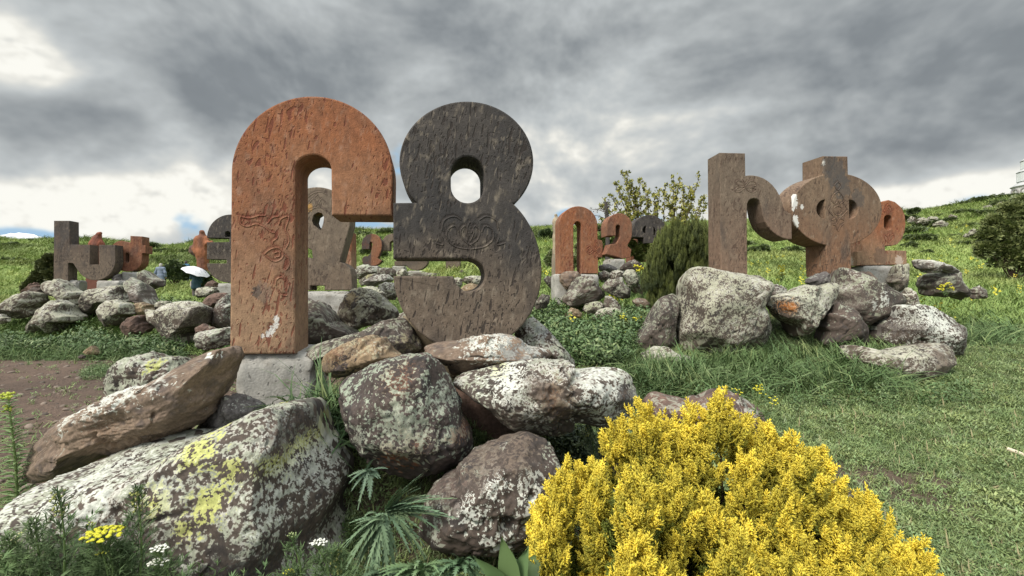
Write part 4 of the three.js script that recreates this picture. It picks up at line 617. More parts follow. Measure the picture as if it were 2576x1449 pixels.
// ---------------------------------------------------------------- grass and weeds
const instGeo = list => mergeGeometries(list);
function bladeInto(B, x, z, dir, len, wid, bend, seg = 3, twist = 0) { // one curved tapering blade
  const dx = Math.cos(dir), dz = Math.sin(dir), px = -Math.sin(dir + twist), pz = Math.cos(dir + twist); let prev = null;
  for (let k = 0; k <= seg; k++) {
    const t = k / seg, a = bend * t, r = len * t * Math.sin(a * 0.9), y = len * t * Math.cos(a * 0.75), w = wid * (k === seg ? 0.08 : 1 - t * t * 0.75) / 2;
    const cx = x + dx * r, cz = z + dz * r, l = B.v(cx - px * w, y, cz - pz * w), q = B.v(cx + px * w, y, cz + pz * w);
    if (prev) B.quad(prev[0], prev[1], q, l); prev = [l, q];
  }
}
function tuftGeo(seed, n, spread, len, wid, bend, seg) { const R = rng(seed), B = new Buf(); for (let i = 0; i < n; i++) bladeInto(B, (R() - 0.5) * spread, (R() - 0.5) * spread, R() * 6.2832, len * (0.55 + R() * 0.6), wid * (0.7 + R() * 0.6), bend * (0.4 + R()), seg, (R() - 0.5)); return B.geo(); }
function leafInto(B, o, dir, up, len, wid, fold = 0.2) { // a pointed oval leaf from o along dir
  const s = new THREE.Vector3().crossVectors(dir, up).normalize(), n = new THREE.Vector3().crossVectors(s, dir).normalize();
  const at = (t, w, h) => { const p = o.clone().addScaledVector(dir, len * t).addScaledVector(s, wid * w).addScaledVector(n, len * h); return B.v(p.x, p.y, p.z); };
  const a = at(0, 0, 0), b = at(0.35, -0.5, fold * 0.3), c = at(0.35, 0.5, fold * 0.3), m = at(0.4, 0, 0), d = at(1, 0, -fold * 0.4);
  B.tri(a, m, b); B.tri(a, c, m); B.tri(b, m, d); B.tri(m, c, d);
}
function weedGeo(seed, n, h, leaf) { const R = rng(seed), B = new Buf(); for (let i = 0; i < n; i++) { const a = R() * 6.2832, e = R() * 1.1 - 0.1, o = new THREE.Vector3((R() - 0.5) * h * 0.9, R() * h, (R() - 0.5) * h * 0.9); leafInto(B, o, new THREE.Vector3(Math.cos(a) * Math.cos(e), Math.sin(e), Math.sin(a) * Math.cos(e)), new THREE.Vector3(0, 1, 0.01), leaf * (0.6 + R() * 0.8), leaf * 0.45, 0.2); } return B.geo(); }
const grassMat = new THREE.MeshStandardMaterial({ color: 0xffffff, roughness: 0.75, side: THREE.DoubleSide });
const waxy = new THREE.MeshStandardMaterial({ color: 0xffffff, roughness: 0.55, side: THREE.DoubleSide });
function scatter(name, label, geo, material, spots, parent, cast = true) { // spots: [x, y, z, turn, scale, tilt, r, g, b]
  const im = new THREE.InstancedMesh(geo, material, spots.length), m = new THREE.Matrix4(), q = new THREE.Quaternion(), e = new THREE.Euler(), c = new THREE.Color();
  spots.forEach((s, i) => { e.set(s[5] * Math.cos(s[3] * 3), s[3], s[5] * Math.sin(s[3] * 3)); q.setFromEuler(e); m.compose(new THREE.Vector3(s[0], s[1], s[2]), q, new THREE.Vector3(s[4], s[4] * (s[9] || 1), s[4])); im.setMatrixAt(i, m); im.setColorAt(i, c.setRGB(s[6], s[7], s[8])); });
  im.name = name; im.castShadow = cast; im.receiveShadow = true; im.userData.kind = 'stuff';
  if (parent) parent.add(im); else tag(im, label, null, null, 'stuff');
  return im;
}
const vary = (R, c, k) => { const v = 1 + (R() - 0.5) * k, h = (R() - 0.5) * k * 0.35; return [c[0] * v * (1 + h), c[1] * v, c[2] * v * (1 - h)]; };
{
  const R = rng(4242);
  // short lawn near the camera, on the right and round the pile
  const lawn = [[], [], []], clover = [], blond = [];
  const sample = (d0, d1, p) => { const u = R(); return p === 1 ? d0 * Math.pow(d1 / d0, u) : Math.sqrt(lerp(d0 * d0, d1 * d1, u)); };
  for (let i = 0; i < 190000; i++) {
    const d = d0(), x = (R() * 2 - 1) * 1.55 * d, z = -d;
    const dm = dirt(x, z); if (R() < dm * 0.97) continue;
    const n = noise(x * 1.6, 3, z * 1.6), n2 = noise(x * 6, 3, z * 6);
    const c = vary(R, mix3([0.145, 0.21, 0.074], [0.23, 0.29, 0.110], clamp(0.4 + n * 0.6 + n2 * 0.35)), 0.5);
    const s = (0.6 + R() * 0.7) * (1 + Math.max(0, n) * 0.5) * (1 + d * 0.06);
    if (R() < 0.04) blond.push([x, ground(x, z) - 0.004, z, R() * 6.28, s, 0.5, 0.26, 0.23, 0.12]);
    else if (R() < 0.26 + n * 0.4) clover.push([x, ground(x, z) - 0.004, z, R() * 6.28, s, 0.3, ...c]);
    else lawn[i % 3].push([x, ground(x, z) - 0.006, z, R() * 6.28, s, 0.35, ...(R() < 0.09 ? vary(R, [0.25, 0.29, 0.15], 0.4) : c)]);  // a few tufts coloured paler to stand for leaves catching light
  }
  function d0() { return sample(1.5, 12, 1); }
  lawn.forEach((l, k) => scatter('lawn_grass', 'short green grass of the trampled lawn', tuftGeo(11 + k, 10, 0.07, 0.055, 0.005, 1.5, 2), grassMat, l, null, false));
  scatter('clover', 'low leafy weeds in the short grass', weedGeo(91, 16, 0.035, 0.017), waxy, clover, null, false);
  scatter('dry_grass', 'dry blond grass blades lying in the lawn', tuftGeo(19, 4, 0.08, 0.07, 0.005, 1.9, 2), grassMat, blond, null, false);
  // meadow farther off
  const mead = [[], [], []];
  for (let i = 0; i < 210000; i++) {
    const d = sample(9, 104, R() < 0.5 ? 1 : 2), x = (R() * 2 - 1) * 1.45 * d, z = -d; if (R() < dirt(x, z)) continue;
    const n = fbm(x * 0.12, 5, z * 0.12, 3), n2 = noise(x * 0.6, 5, z * 0.6), dark = sst(0.10, 0.30, n) * sst(30, 55, d), rt = sst(0.5, 1.0, x / d) ;
    let c = mix3([0.205, 0.295, 0.075], [0.315, 0.37, 0.115], clamp(0.45 + n * 0.9 + n2 * 0.35)); c = mix3(c, [0.085, 0.125, 0.036], dark * 0.6);
    c = mix3(c, [0.11, 0.185, 0.045], sst(20, 10, d) * 0.7);
    { const big = fbm(x * 0.035 + 7, 2, z * 0.035, 3); c = c.map(v => v * (1 + big * 0.55)); c = mix3(c, [0.26, 0.27, 0.085], sst(0.1, 0.45, fbm(x * 0.07, 9, z * 0.07, 2)) * 0.35); }
    const s = (0.7 + R() * 0.7) * (0.65 + d * 0.028) * (1 + dark * 0.8);
    mead[i % 3].push([x, ground(x, z) - 0.02, z, R() * 6.28, s, 0.3, ...vary(R, c, 0.4)]);
  }
  mead.forEach((l, k) => scatter('meadow_grass', 'bright green grass of the rising meadow', tuftGeo(31 + k, 10, 0.32, 0.22, 0.020, 1.2, 2), grassMat, l, null, false));
  // yellow flowers dotted over the meadow
  const fl = [], fB = new Buf(); { const q = rng(3); for (let i = 0; i < 7; i++) leafInto(fB, new THREE.Vector3((q() - 0.5) * 0.12, 0.22 + q() * 0.12, (q() - 0.5) * 0.12), new THREE.Vector3(q() - 0.5, 0.5, q() - 0.5).normalize(), new THREE.Vector3(0, 1, 0.02), 0.045, 0.05, 0.1); }
  for (let i = 0; i < 2800; i++) { const d = sample(8, 60, 1), x = (R() * 2 - 1) * 1.4 * d, z = -d, n = fbm(x * 0.35, 15, z * 0.35, 3); if (n < 0.02 + R() * 0.25 || (x < 0 && R() < 0.75) || dirt(x, z) > 0.3) continue; fl.push([x, ground(x, z) + 0.02, z, R() * 6.28, (0.8 + R() * 0.6) * (0.8 + d * 0.018), 0.3, ...vary(R, [0.55, 0.50, 0.05], 0.3)]); }
  scatter('wildflowers', 'yellow wildflowers scattered through the meadow', fB.geo(), grassMat, fl, null, false);
  // long dark grass and leafy weeds along the feet of the rock piles
  const tall = [[], []], weeds = [[], []];
  const band = (map, outline, count, dA, dB, kind, sc, col, k = 0.45) => { // a patch of ground between measured points
    const p = pts(outline).map(map); const xs = p.map(q => q[0]), ys = p.map(q => q[1]), X0 = Math.min(...xs), X1 = Math.max(...xs), Y0 = Math.min(...ys), Y1 = Math.max(...ys);
    const inside = (x, y) => { let c = false; for (let i = 0, j = p.length - 1; i < p.length; j = i++) if ((p[i][1] > y) !== (p[j][1] > y) && x < (p[j][0] - p[i][0]) * (y - p[i][1]) / (p[j][1] - p[i][1]) + p[i][0]) c = !c; return c; };
    for (let i = 0, tries = 0; i < count && tries < count * 9; tries++) { const x = X0 + R() * (X1 - X0), y = Y0 + R() * (Y1 - Y0); if (!inside(x, y)) continue; i++; const d = lerp(dB, dA, (y - Y0) / (Y1 - Y0)), q = P(x, y, d), gy = ground(q.x, q.z); kind[i % kind.length].push([q.x, gy - 0.02, q.z, R() * 6.28, sc * (0.45 + R() * R() * 1.15), 0.45, ...vary(R, R() < 0.16 ? mix3(col, [0.20, 0.25, 0.10], 0.7) : col, k)]); }
  };
  const DG = [0.088, 0.145, 0.046], MG = [0.085, 0.142, 0.042], BG = [0.11, 0.175, 0.065];
  band(mC3, '130,560 420,640 700,560 1010,480 1320,520 1500,470 1700,560 1650,650 1480,620 1700,700 1900,800 1500,830 1000,800 600,880 250,860 140,750', 3200, 5.0, 6.8, tall, 0.95, DG);
  band(mC3, '130,560 420,640 700,600 1010,560 1320,600 1500,640 1750,760 1900,830 2200,700 2250,880 1900,960 1400,900 900,900 500,900 180,860', 700, 4.6, 6.4, weeds, 0.7, MG);
  band(mC3, '1320,560 1500,480 1850,470 1900,560 1700,590 1480,560', 260, 6.2, 7.0, tall, 0.8, MG);
  band(mC3, '2000,300 2150,330 2300,250 2500,330 2560,400 2250,420', 380, 7.6, 9.2, tall, 1.0, DG);
  band(mD1, '-40,650 230,700 250,790 560,800 850,680 1200,740 1330,850 1500,800 1640,800 1850,1000 1500,1040 1200,1000 900,960 500,960 100,980 -40,980', 1600, 9.4, 11.4, weeds, 1.2, [0.068, 0.118, 0.036]);
  band(mD1, '-40,660 220,700 260,800 520,820 850,720 1200,780 1330,870 1500,820 1640,820 1850,1010 1200,1000 -40,980', 1500, 9.3, 11.4, tall, 1.0, [0.085, 0.142, 0.042]);
  band(mD1, '820,1060 1000,1010 1250,1000 1500,1010 1400,1050 1000,1110 850,1120', 420, 7.4, 8.8, weeds, 0.5, MG);
  band(mD1, '840,600 900,540 980,600 960,700 900,720', 90, 11.5, 12, weeds, 1.1, [0.08, 0.13, 0.03]);
  band(mD3, '380,700 640,720 650,850 480,870 400,800', 150, 13.2, 13.9, weeds, 1.3, MG);
  band(mD3, '1480,880 1600,780 1750,800 1900,900 2080,1000 2150,1080 1900,1060 1500,1040', 700, 12.4, 14.5, weeds, 1.4, [0.075, 0.125, 0.035]);
  band(mD5, '480,1100 620,1060 730,1180 800,1300 760,1440 600,1500 300,1500 350,1320', 700, 8.4, 10, weeds, 1.2, MG);
  band(mD5, '1550,1180 1750,1150 1960,1160 2100,1250 1980,1400 2000,1560 1400,1560 1700,1420', 700, 8.2, 9.8, weeds, 1.2, BG);
  band(mC1, '180,1250 500,1300 900,1270 1000,1330 900,1600 300,1600', 1300, 6.4, 8.6, weeds, 1.1, [0.08, 0.135, 0.045]);
  band(mC1, '180,1250 500,1300 900,1270 1000,1330 900,1600 300,1600', 600, 6.4, 8.6, tall, 0.9, MG);
  band(mB3, '1200,520 1290,560 1340,680 1260,640', 60, 4.5, 4.8, weeds, 0.7, MG);
  band(mC4, '1290,640 1560,600 1580,840 1400,850', 260, 2.8, 3.2, weeds, 0.5, [0.035, 0.06, 0.022]);
  band(mB3, '430,1160 560,1060 740,960 840,1010 880,1250 830,1350 700,1250 520,1220', 190, 2.78, 3.0, tall, 0.95, [0.075, 0.135, 0.048]);
  band(mB3, '700,870 800,860 800,1000 720,1010', 14, 2.95, 3.05, tall, 0.75, [0.10, 0.17, 0.05]);
  band(mB3, '150,1000 260,980 240,1100 160,1110', 8, 3.0, 3.1, tall, 0.5, [0.085, 0.14, 0.045]);
  band(mB3, '1360,850 1460,850 1470,920 1370,920', 10, 3.0, 3.05, tall, 0.3, [0.10, 0.16, 0.04]);
  band(mB4, '-120,900 60,1050 130,1300 500,1400 1000,1500 1000,1700 -200,1700', 520, 1.75, 2.3, weeds, 0.42, [0.075, 0.125, 0.04]);
  band(mB4, '-120,900 60,1050 130,1300 400,1400 400,1700 -200,1700', 120, 1.75, 2.3, tall, 0.5, [0.085, 0.135, 0.042]);
  band(mC4, '100,600 200,750 330,900 150,1400 60,1300', 60, 2.35, 2.6, weeds, 0.4, MG);
  band(mC4, '150,1200 560,1230 900,1250 1300,1200 1350,1500 150,1600', 420, 1.75, 2.15, weeds, 0.42, [0.058, 0.10, 0.036]);
  tall.forEach((l, k) => scatter('tall_grass', 'long arching grass round the feet of the boulders', tuftGeo(51 + k, 13, 0.22, 0.40, 0.010, 2.1, 4), grassMat, l));
  weeds.forEach((l, k) => scatter('leafy_weeds', 'leafy green weeds round the feet of the boulders', weedGeo(61 + k, 46, 0.26, 0.052), waxy, l));
  // pebbles on the trodden earth
  const pb = []; for (let i = 0; i < 2600; i++) { const d = sample(2.6, 11, 1), x = -d * (0.2 + R() * 1.4), z = -d; if (dirt(x, z) < 0.6) continue; const k = 0.5 + R() * 0.9; pb.push([x, ground(x, z), z, R() * 6.28, Math.pow(R(), 5) * 0.06 + 0.005, 0.4, 0.16 * k, 0.125 * k, 0.10 * k]); }
  const pg = new THREE.IcosahedronGeometry(1, 1); pg.scale(1.2, 0.55, 0.9);
  scatter('pebbles', 'small stones scattered on the brown earth', pg, std([1, 1, 1]), pb, null, false);
}

// ---------------------------------------------------------------- shrubs, bushes and trees
function sprayGeo(seed, len, n, leafL, leafW) { // a flat feathery conifer spray along +y
  const R = rng(seed), B = new Buf();
  const spike = (o, d, l, w) => { const a = new THREE.Vector3(d.y, -d.x, 0.3).normalize(), b = new THREE.Vector3().crossVectors(d, a).normalize(); const m = o.clone().addScaledVector(d, l * 0.45), t = o.clone().addScaledVector(d, l); const p = B.v(o.x, o.y, o.z), q = B.v(t.x, t.y, t.z), s = []; for (let k = 0; k < 3; k++) { const an = k * 2.094, v = m.clone().addScaledVector(a, Math.cos(an) * w).addScaledVector(b, Math.sin(an) * w * 0.6); s.push(B.v(v.x, v.y, v.z)); } for (let k = 0; k < 3; k++) { B.tri(p, s[(k + 1) % 3], s[k]); B.tri(q, s[k], s[(k + 1) % 3]); } };
  for (let i = 0; i < n; i++) {
    const t = 0.12 + 0.88 * i / (n - 1), side = i % 2 ? 1 : -1, a = side * (0.55 + R() * 0.4) * (1 - t * 0.55), o = new THREE.Vector3((R() - 0.5) * 0.002, len * t * 0.8, (R() - 0.5) * 0.004);
    const d = new THREE.Vector3(Math.sin(a), Math.cos(a), (R() - 0.5) * 0.5).normalize(), l = leafL * (0.7 + R() * 0.6) * (1 - t * 0.3);
    spike(o, d, l, leafW); if (R() < 0.7) { const d2 = new THREE.Vector3(Math.sin(a + side * 0.6), Math.cos(a + side * 0.6), (R() - 0.5) * 0.6).normalize(); spike(o.clone().addScaledVector(d, l * 0.4), d2, l * 0.6, leafW * 0.9); }
  }
  spike(new THREE.Vector3(0, 0, 0), new THREE.Vector3(0, 1, 0), len * 0.95, leafW * 0.8);
  return B.geo();
}
function sprays(parent, geos, mat, list) { // list: [pos, axis, scale, colour]
  const per = geos.map(() => []); list.forEach((s, i) => per[i % geos.length].push(s));
  const m = new THREE.Matrix4(), up = new THREE.Vector3(0, 1, 0), q = new THREE.Quaternion(), q2 = new THREE.Quaternion(), c = new THREE.Color();
  per.forEach((l, k) => { const im = new THREE.InstancedMesh(geos[k], mat, l.length); l.forEach((s, i) => { q.setFromUnitVectors(up, s[1]); q2.setFromAxisAngle(up, (i * 2.399) % 6.283); q.multiply(q2); m.compose(s[0], q, new THREE.Vector3(s[2], s[2], s[2])); im.setMatrixAt(i, m); im.setColorAt(i, c.setRGB(...s[3])); }); im.name = 'foliage'; im.userData.kind = 'stuff'; im.castShadow = im.receiveShadow = true; parent.add(im); });
}
const bark = std([0.085, 0.055, 0.040], 0.95);
function limb(points, r0, r1, seg = 8, rad = 6) { const c = new THREE.CatmullRomCurve3(points), g = new THREE.TubeGeometry(c, seg, 1, rad, false), p = g.attributes.position, v = new THREE.Vector3(), q = new THREE.Vector3(); for (let i = 0; i <= seg; i++) { c.getPointAt(i / seg, q); const r = lerp(r0, r1, i / seg); for (let j = 0; j <= rad; j++) { const k = i * (rad + 1) + j; v.fromBufferAttribute(p, k).sub(q).multiplyScalar(r).add(q); p.setXYZ(k, v.x, v.y, v.z); } } return g; }
function plumes(G, lobes, R, geos, mat, o, cols, base) { // rounded lobes made of upright plumes, each covered in sprays
  const list = [], V = (a, b, c) => new THREE.Vector3(a, b, c);
  for (const [x, y, z, r, h, gold] of lobes) {
    const n = Math.round(o.plumes * (0.8 + R() * 0.4));
    for (let k = 0; k < n; k++) {
      const a = k * 2.399 + R() * 0.5, t = Math.sqrt((k + 0.4) / n), px = x + Math.cos(a) * r * t, pz = z + Math.sin(a) * r * t, py = y + h * 0.55 * (1 - t * t * 1.25) + (R() - 0.5) * h * 0.22;
      const lean = V(Math.cos(a) * t * o.lean + (R() - 0.5) * 0.2, 1, Math.sin(a) * t * o.lean + (R() - 0.5) * 0.2).normalize(), len = o.len * (0.7 + R() * 0.6), rad = o.rad * (0.75 + R() * 0.5), tip = V(px, py, pz), gp = gold + (R() - 0.5) * 0.25;
      for (let i = 0; i < o.sprays; i++) { // sprays sit round the plume, from its tip down
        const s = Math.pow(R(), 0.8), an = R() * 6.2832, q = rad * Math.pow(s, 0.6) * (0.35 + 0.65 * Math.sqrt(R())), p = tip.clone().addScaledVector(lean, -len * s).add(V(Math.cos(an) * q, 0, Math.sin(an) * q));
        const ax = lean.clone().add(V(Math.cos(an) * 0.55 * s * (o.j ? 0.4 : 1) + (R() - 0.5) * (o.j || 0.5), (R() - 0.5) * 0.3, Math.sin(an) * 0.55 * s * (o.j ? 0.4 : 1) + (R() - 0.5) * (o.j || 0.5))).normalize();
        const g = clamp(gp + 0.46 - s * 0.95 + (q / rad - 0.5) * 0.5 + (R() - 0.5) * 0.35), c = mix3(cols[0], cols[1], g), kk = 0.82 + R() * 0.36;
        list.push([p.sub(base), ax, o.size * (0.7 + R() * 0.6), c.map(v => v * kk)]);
      }
    }
  }
  sprays(G, geos, mat, list);
}
{ // the golden shrub in front
  const D = 1.95, R = rng(99), b = P(1850, 1449, D), base = new THREE.Vector3(b.x, ground(b.x, b.z), b.z - 0.1), G = group('golden_shrub', base);
  const top = pts('1330,1330 1345,1275 1390,1250 1420,1185 1445,1165 1500,1165 1530,1110 1560,1060 1600,1010 1640,1040 1700,1060 1745,1030 1775,985 1830,1000 1865,1060 1900,1070 1960,1090 2010,1110 2050,1150 2090,1190 2150,1230 2200,1270 2250,1330 2300,1385 2345,1420 2380,1480');
  const topAt = x => { for (let i = 1; i < top.length; i++) if (x <= top[i][0]) return lerp(top[i - 1][1], top[i][1], (x - top[i - 1][0]) / (top[i][0] - top[i - 1][0])); return 1480; };
  const lobes = [];
  const add = (px, py, d, r, h, g) => { const q = P(px, py, d); lobes.push([q.x, q.y, q.z, r, h, g]); };
  // the skyline first, then rows that come forward and down
  for (let px = 1368; px <= 2340; px += 62) { const y = topAt(px) + 56 + R() * 22; add(px + (R() - 0.5) * 22, y, D + (R() - 0.5) * 0.22, 0.075 + R() * 0.03, 0.20 + R() * 0.06, 0.62); }
  for (let row = 1; row < 7; row++) for (let px = 1350 + (row % 2) * 56; px <= 2420; px += 120) {
    const y = topAt(px) + 78 + row * 92 + (R() - 0.5) * 60; if (y > 1640 || R() < 0.04) continue;
    const edge = Math.min(1, Math.min(px - 1310, 2430 - px) / 240), d = D - Math.sqrt(Math.max(0.0, row / 6)) * 0.44 * edge + (R() - 0.5) * 0.3, q = d / D;
    add(px + (R() - 0.5) * 50, y, d, (0.08 + R() * 0.04) * q, (0.24 + R() * 0.12) * q, 0.42 + R() * 0.3);
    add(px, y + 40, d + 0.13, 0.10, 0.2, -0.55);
  }
  const geos = [sprayGeo(1, 0.052, 9, 0.024, 0.0038), sprayGeo(2, 0.046, 8, 0.022, 0.0040), sprayGeo(3, 0.058, 10, 0.022, 0.0036)];
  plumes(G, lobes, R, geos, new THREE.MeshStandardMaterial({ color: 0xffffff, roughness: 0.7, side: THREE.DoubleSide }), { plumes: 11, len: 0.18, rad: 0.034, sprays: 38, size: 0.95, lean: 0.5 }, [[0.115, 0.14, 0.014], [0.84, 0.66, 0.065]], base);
  const st = []; for (let i = 0; i < 60; i++) { const L = lobes[Math.floor(R() * lobes.length)], e = new THREE.Vector3(L[0], L[1] - 0.02, L[2]).sub(base); st.push(limb([new THREE.Vector3((R() - 0.5) * 0.1, 0, (R() - 0.5) * 0.1), e.clone().multiplyScalar(0.5).add(new THREE.Vector3(0, -0.1, 0)), e], 0.014, 0.004)); }
  mesh('stem', mergeGeometries(st), bark, G);
  tag(G, 'bushy golden yellow conifer shrub filling the lower right foreground', 'shrub');
}
{ // dark green conifer in the middle
  const D = 9.4, R = rng(123), b = P(1690, 770, D), base = new THREE.Vector3(b.x, ground(b.x, b.z), b.z), G = group('conifer_shrub', base), lobes = [];
  const add = (px, py, d, r, h, g) => { const q = P(px, py, d); lobes.push([q.x, q.y, q.z, r, h, g]); };
  for (const [px, py, r, h] of [[1760, 610, 0.28, 0.9], [1735, 600, 0.26, 0.8], [1712, 615, 0.26, 0.8], [1778, 640, 0.25, 0.8], [1690, 640, 0.26, 0.7], [1672, 618, 0.24, 0.7], [1652, 650, 0.22, 0.7], [1646, 690, 0.22, 0.6], [1700, 600, 0.24, 0.7], [1665, 715, 0.28, 0.7], [1700, 690, 0.3, 0.8], [1735, 690, 0.3, 0.8], [1765, 690, 0.28, 0.8], [1700, 735, 0.28, 0.5], [1655, 735, 0.2, 0.5], [1735, 740, 0.28, 0.5], [1790, 700, 0.26, 0.8]]) { add(px, py, D + (R() - 0.5) * 0.25, r, h, 0.35 + R() * 0.3); add(px + (R() - 0.5) * 20, py + 10, D + 0.3, r, h * 0.9, 0.3); }
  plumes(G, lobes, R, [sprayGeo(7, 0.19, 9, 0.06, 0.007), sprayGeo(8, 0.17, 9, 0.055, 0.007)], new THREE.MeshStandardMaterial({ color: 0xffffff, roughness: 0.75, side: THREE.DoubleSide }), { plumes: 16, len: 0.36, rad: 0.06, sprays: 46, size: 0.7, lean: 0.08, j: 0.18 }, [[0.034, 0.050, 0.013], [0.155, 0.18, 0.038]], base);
  mesh('stem', limb([new THREE.Vector3(0, -0.05, 0), new THREE.Vector3(0.1, 0.4, 0), new THREE.Vector3(0.25, 1.0, -0.05)], 0.06, 0.02), bark, G);
  tag(G, 'dense dark green upright conifer left of the curling brown letter', 'shrub');
}
function leafyClump(G, base, list, R, n, leaf, cols, up = 0.2) { // leaves spread through rounded clumps
  const B = new Buf(); leafInto(B, new THREE.Vector3(0, 0, 0), new THREE.Vector3(0, 1, 0), new THREE.Vector3(0, 0, 1), 1, 0.62, 0.2); leafInto(B, new THREE.Vector3(0.1, 0.1, 0.1), new THREE.Vector3(0.6, 0.7, 0.3).normalize(), new THREE.Vector3(0, 0, 1), 0.9, 0.55, 0.2); leafInto(B, new THREE.Vector3(-0.1, 0.05, 0), new THREE.Vector3(-0.7, 0.5, -0.3).normalize(), new THREE.Vector3(0, 0, 1), 0.9, 0.55, 0.2);
  const out = [];
  for (const [x, y, z, r, k] of list) for (let i = 0; i < n * (k || 1); i++) { const a = R() * 6.2832, c = R() * 2 - 1, q = Math.sqrt(1 - c * c), rr = r * Math.cbrt(0.25 + 0.75 * R()) * (0.8 + 0.5 * noise(x * 3 + Math.cos(a) * q * 1.7, y * 3 + c * 1.7, z * 3 + Math.sin(a) * q * 1.7)); const d = new THREE.Vector3(Math.cos(a) * q, c, Math.sin(a) * q); const col = mix3(cols[0], cols[1], R()); const ax = new THREE.Vector3(d.x + (R() - 0.5), d.y + up + (R() - 0.5), d.z + (R() - 0.5)).normalize(); out.push([new THREE.Vector3(x, y, z).addScaledVector(d, rr).sub(base), ax, leaf * (0.6 + R() * 0.8), col]); }
  sprays(G, [B.geo()], waxy, out);
}
{ // thin leafed tree behind the figure two letter
  const D = 15, R = rng(321), b = P(1660, 700, D), base = new THREE.Vector3(b.x, ground(b.x, b.z), b.z), G = group('young_tree', base);
  const tips = pts('490,150 560,240 650,275 800,300 900,420 970,500 1080,560 1200,560 1340,640 1460,200 1500,420 1580,250 1650,440 1940,260 2050,570 1300,390 1780,460 330,330 250,560 130,730 2080,750 420,480 720,430 1150,700 1700,620 1850,600 560,640 60,780 90,1060').map(mD6);
  const root = new THREE.Vector3(0, -0.1, 0), wood = [mergeGeometries([limb([root, new THREE.Vector3(-0.1, 0.5, 0), new THREE.Vector3(-0.35, 1.1, 0)], 0.09, 0.05), limb([root, new THREE.Vector3(0.25, 0.5, 0.05), new THREE.Vector3(0.55, 1.1, 0)], 0.08, 0.045)])], list = [];
  const cols = [[0.17, 0.195, 0.040], [0.34, 0.31, 0.065]];
  for (const t of tips) {
    const p = P(t[0], t[1], D + (R() - 0.5) * 1.2).sub(base), start = new THREE.Vector3(p.x < 0 ? -0.35 : 0.5, 0.7 + R() * 0.5, 0), mid = start.clone().lerp(p, 0.5).add(new THREE.Vector3((R() - 0.5) * 0.3, -0.12, (R() - 0.5) * 0.3)), c = new THREE.CatmullRomCurve3([start, mid, p]);
    wood.push(limb([start, mid, p], 0.03, 0.006, 10, 5));
    for (let k = 0; k < 13; k++) { const s = 0.3 + 0.68 * k / 12, q = c.getPoint(s), e = q.clone().add(new THREE.Vector3((R() - 0.5) * 0.75 * (1.15 - s), (R() - 0.1) * 0.32, (R() - 0.5) * 0.75 * (1.15 - s))); wood.push(limb([q, q.clone().lerp(e, 0.5).add(new THREE.Vector3(0, 0.03, 0)), e], 0.009, 0.003, 4, 4));
      const m = 9 + Math.floor(R() * 9); for (let i = 0; i < m; i++) { const f = q.clone().lerp(e, 0.3 + R() * 0.7).add(new THREE.Vector3((R() - 0.5) * 0.13, (R() - 0.5) * 0.13, (R() - 0.5) * 0.13)); list.push([f, new THREE.Vector3(R() - 0.5, R() - 0.3, R() - 0.5).normalize(), 0.065 + R() * 0.04, mix3(cols[0], cols[1], R())]); } }
    for (let i = 0; i < 5; i++) list.push([p.clone().add(new THREE.Vector3((R() - 0.5) * 0.1, -R() * 0.12, (R() - 0.5) * 0.1)), new THREE.Vector3(R() - 0.5, R(), R() - 0.5).normalize(), 0.06, mix3(cols[0], cols[1], R())]);
  }
  mesh('trunk', wood[0], bark, G); mesh('branches', mergeGeometries(wood.slice(1)), bark, G);
  const B = new Buf(); leafInto(B, new THREE.Vector3(), new THREE.Vector3(0, 1, 0), new THREE.Vector3(0, 0, 1), 1, 0.7, 0.2); leafInto(B, new THREE.Vector3(), new THREE.Vector3(0.8, 0.4, 0.4).normalize(), new THREE.Vector3(0, 0, 1), 0.9, 0.6, 0.2);
  sprays(G, [B.geo()], waxy, list);
  tag(G, 'sparse yellow green young tree behind the figure two letter', 'tree');
}
function bush(name, label, d, spots, n, leaf, cols, seed, group_) {
  const R = rng(seed), c = spots.map(s => { const q = P(s[0], s[1], d + (R() - 0.5) * 0.3 * (s[2] / F * d)); return [q.x, q.y, q.z, s[2] / F * d, s[3]]; });
  const bx = c.reduce((a, s) => a + s[0], 0) / c.length, base = new THREE.Vector3(bx, ground(bx, -d), -d), G = group(name, base), st = [];
  for (const s of c) { const e = new THREE.Vector3(s[0], s[1], s[2]).sub(base); st.push(limb([new THREE.Vector3((R() - 0.5) * 0.1, -0.05, 0), e.clone().multiplyScalar(0.5).add(new THREE.Vector3(0, 0.05, 0)), e], 0.02 * d / 12, 0.006 * d / 12, 6, 5)); }
  mesh('branches', mergeGeometries(st), bark, G); leafyClump(G, base, c, R, n, leaf, cols, 0.5);
  return tag(G, label, name === 'bush' ? 'bush' : 'shrub', group_);
}
bush('bush', 'dark olive juniper bush beside the far left letter', 14.6, [[118, 668, 16], [108, 690, 18], [92, 706, 18], [80, 716, 14], [124, 650, 12], [128, 690, 16], [66, 728, 10], [104, 664, 9], [122, 720, 14]], 480, 0.075, [[0.055, 0.075, 0.024], [0.13, 0.14, 0.045]], 5);
bush('bush', 'dark green bush behind the person in the blue coat', 30, [[440, 672, 20], [425, 680, 16], [455, 682, 16], [438, 690, 18], [465, 692, 12], [412, 690, 12]], 380, 0.13, [[0.035, 0.06, 0.02], [0.075, 0.105, 0.032]], 6);
bush('bush', 'big dark green bush at the right edge, on the hillside below the church', 17, [[2565, 560, 46], [2530, 580, 40], [2560, 610, 50], [2510, 610, 36], [2540, 640, 40], [2575, 650, 40], [2490, 590, 26], [2500, 560, 20], [2480, 625, 22], [2570, 520, 28], [2540, 530, 24], [2600, 590, 60], [2620, 520, 40], [2640, 640, 50]], 620, 0.12, [[0.085, 0.112, 0.038], [0.20, 0.225, 0.08]], 7);
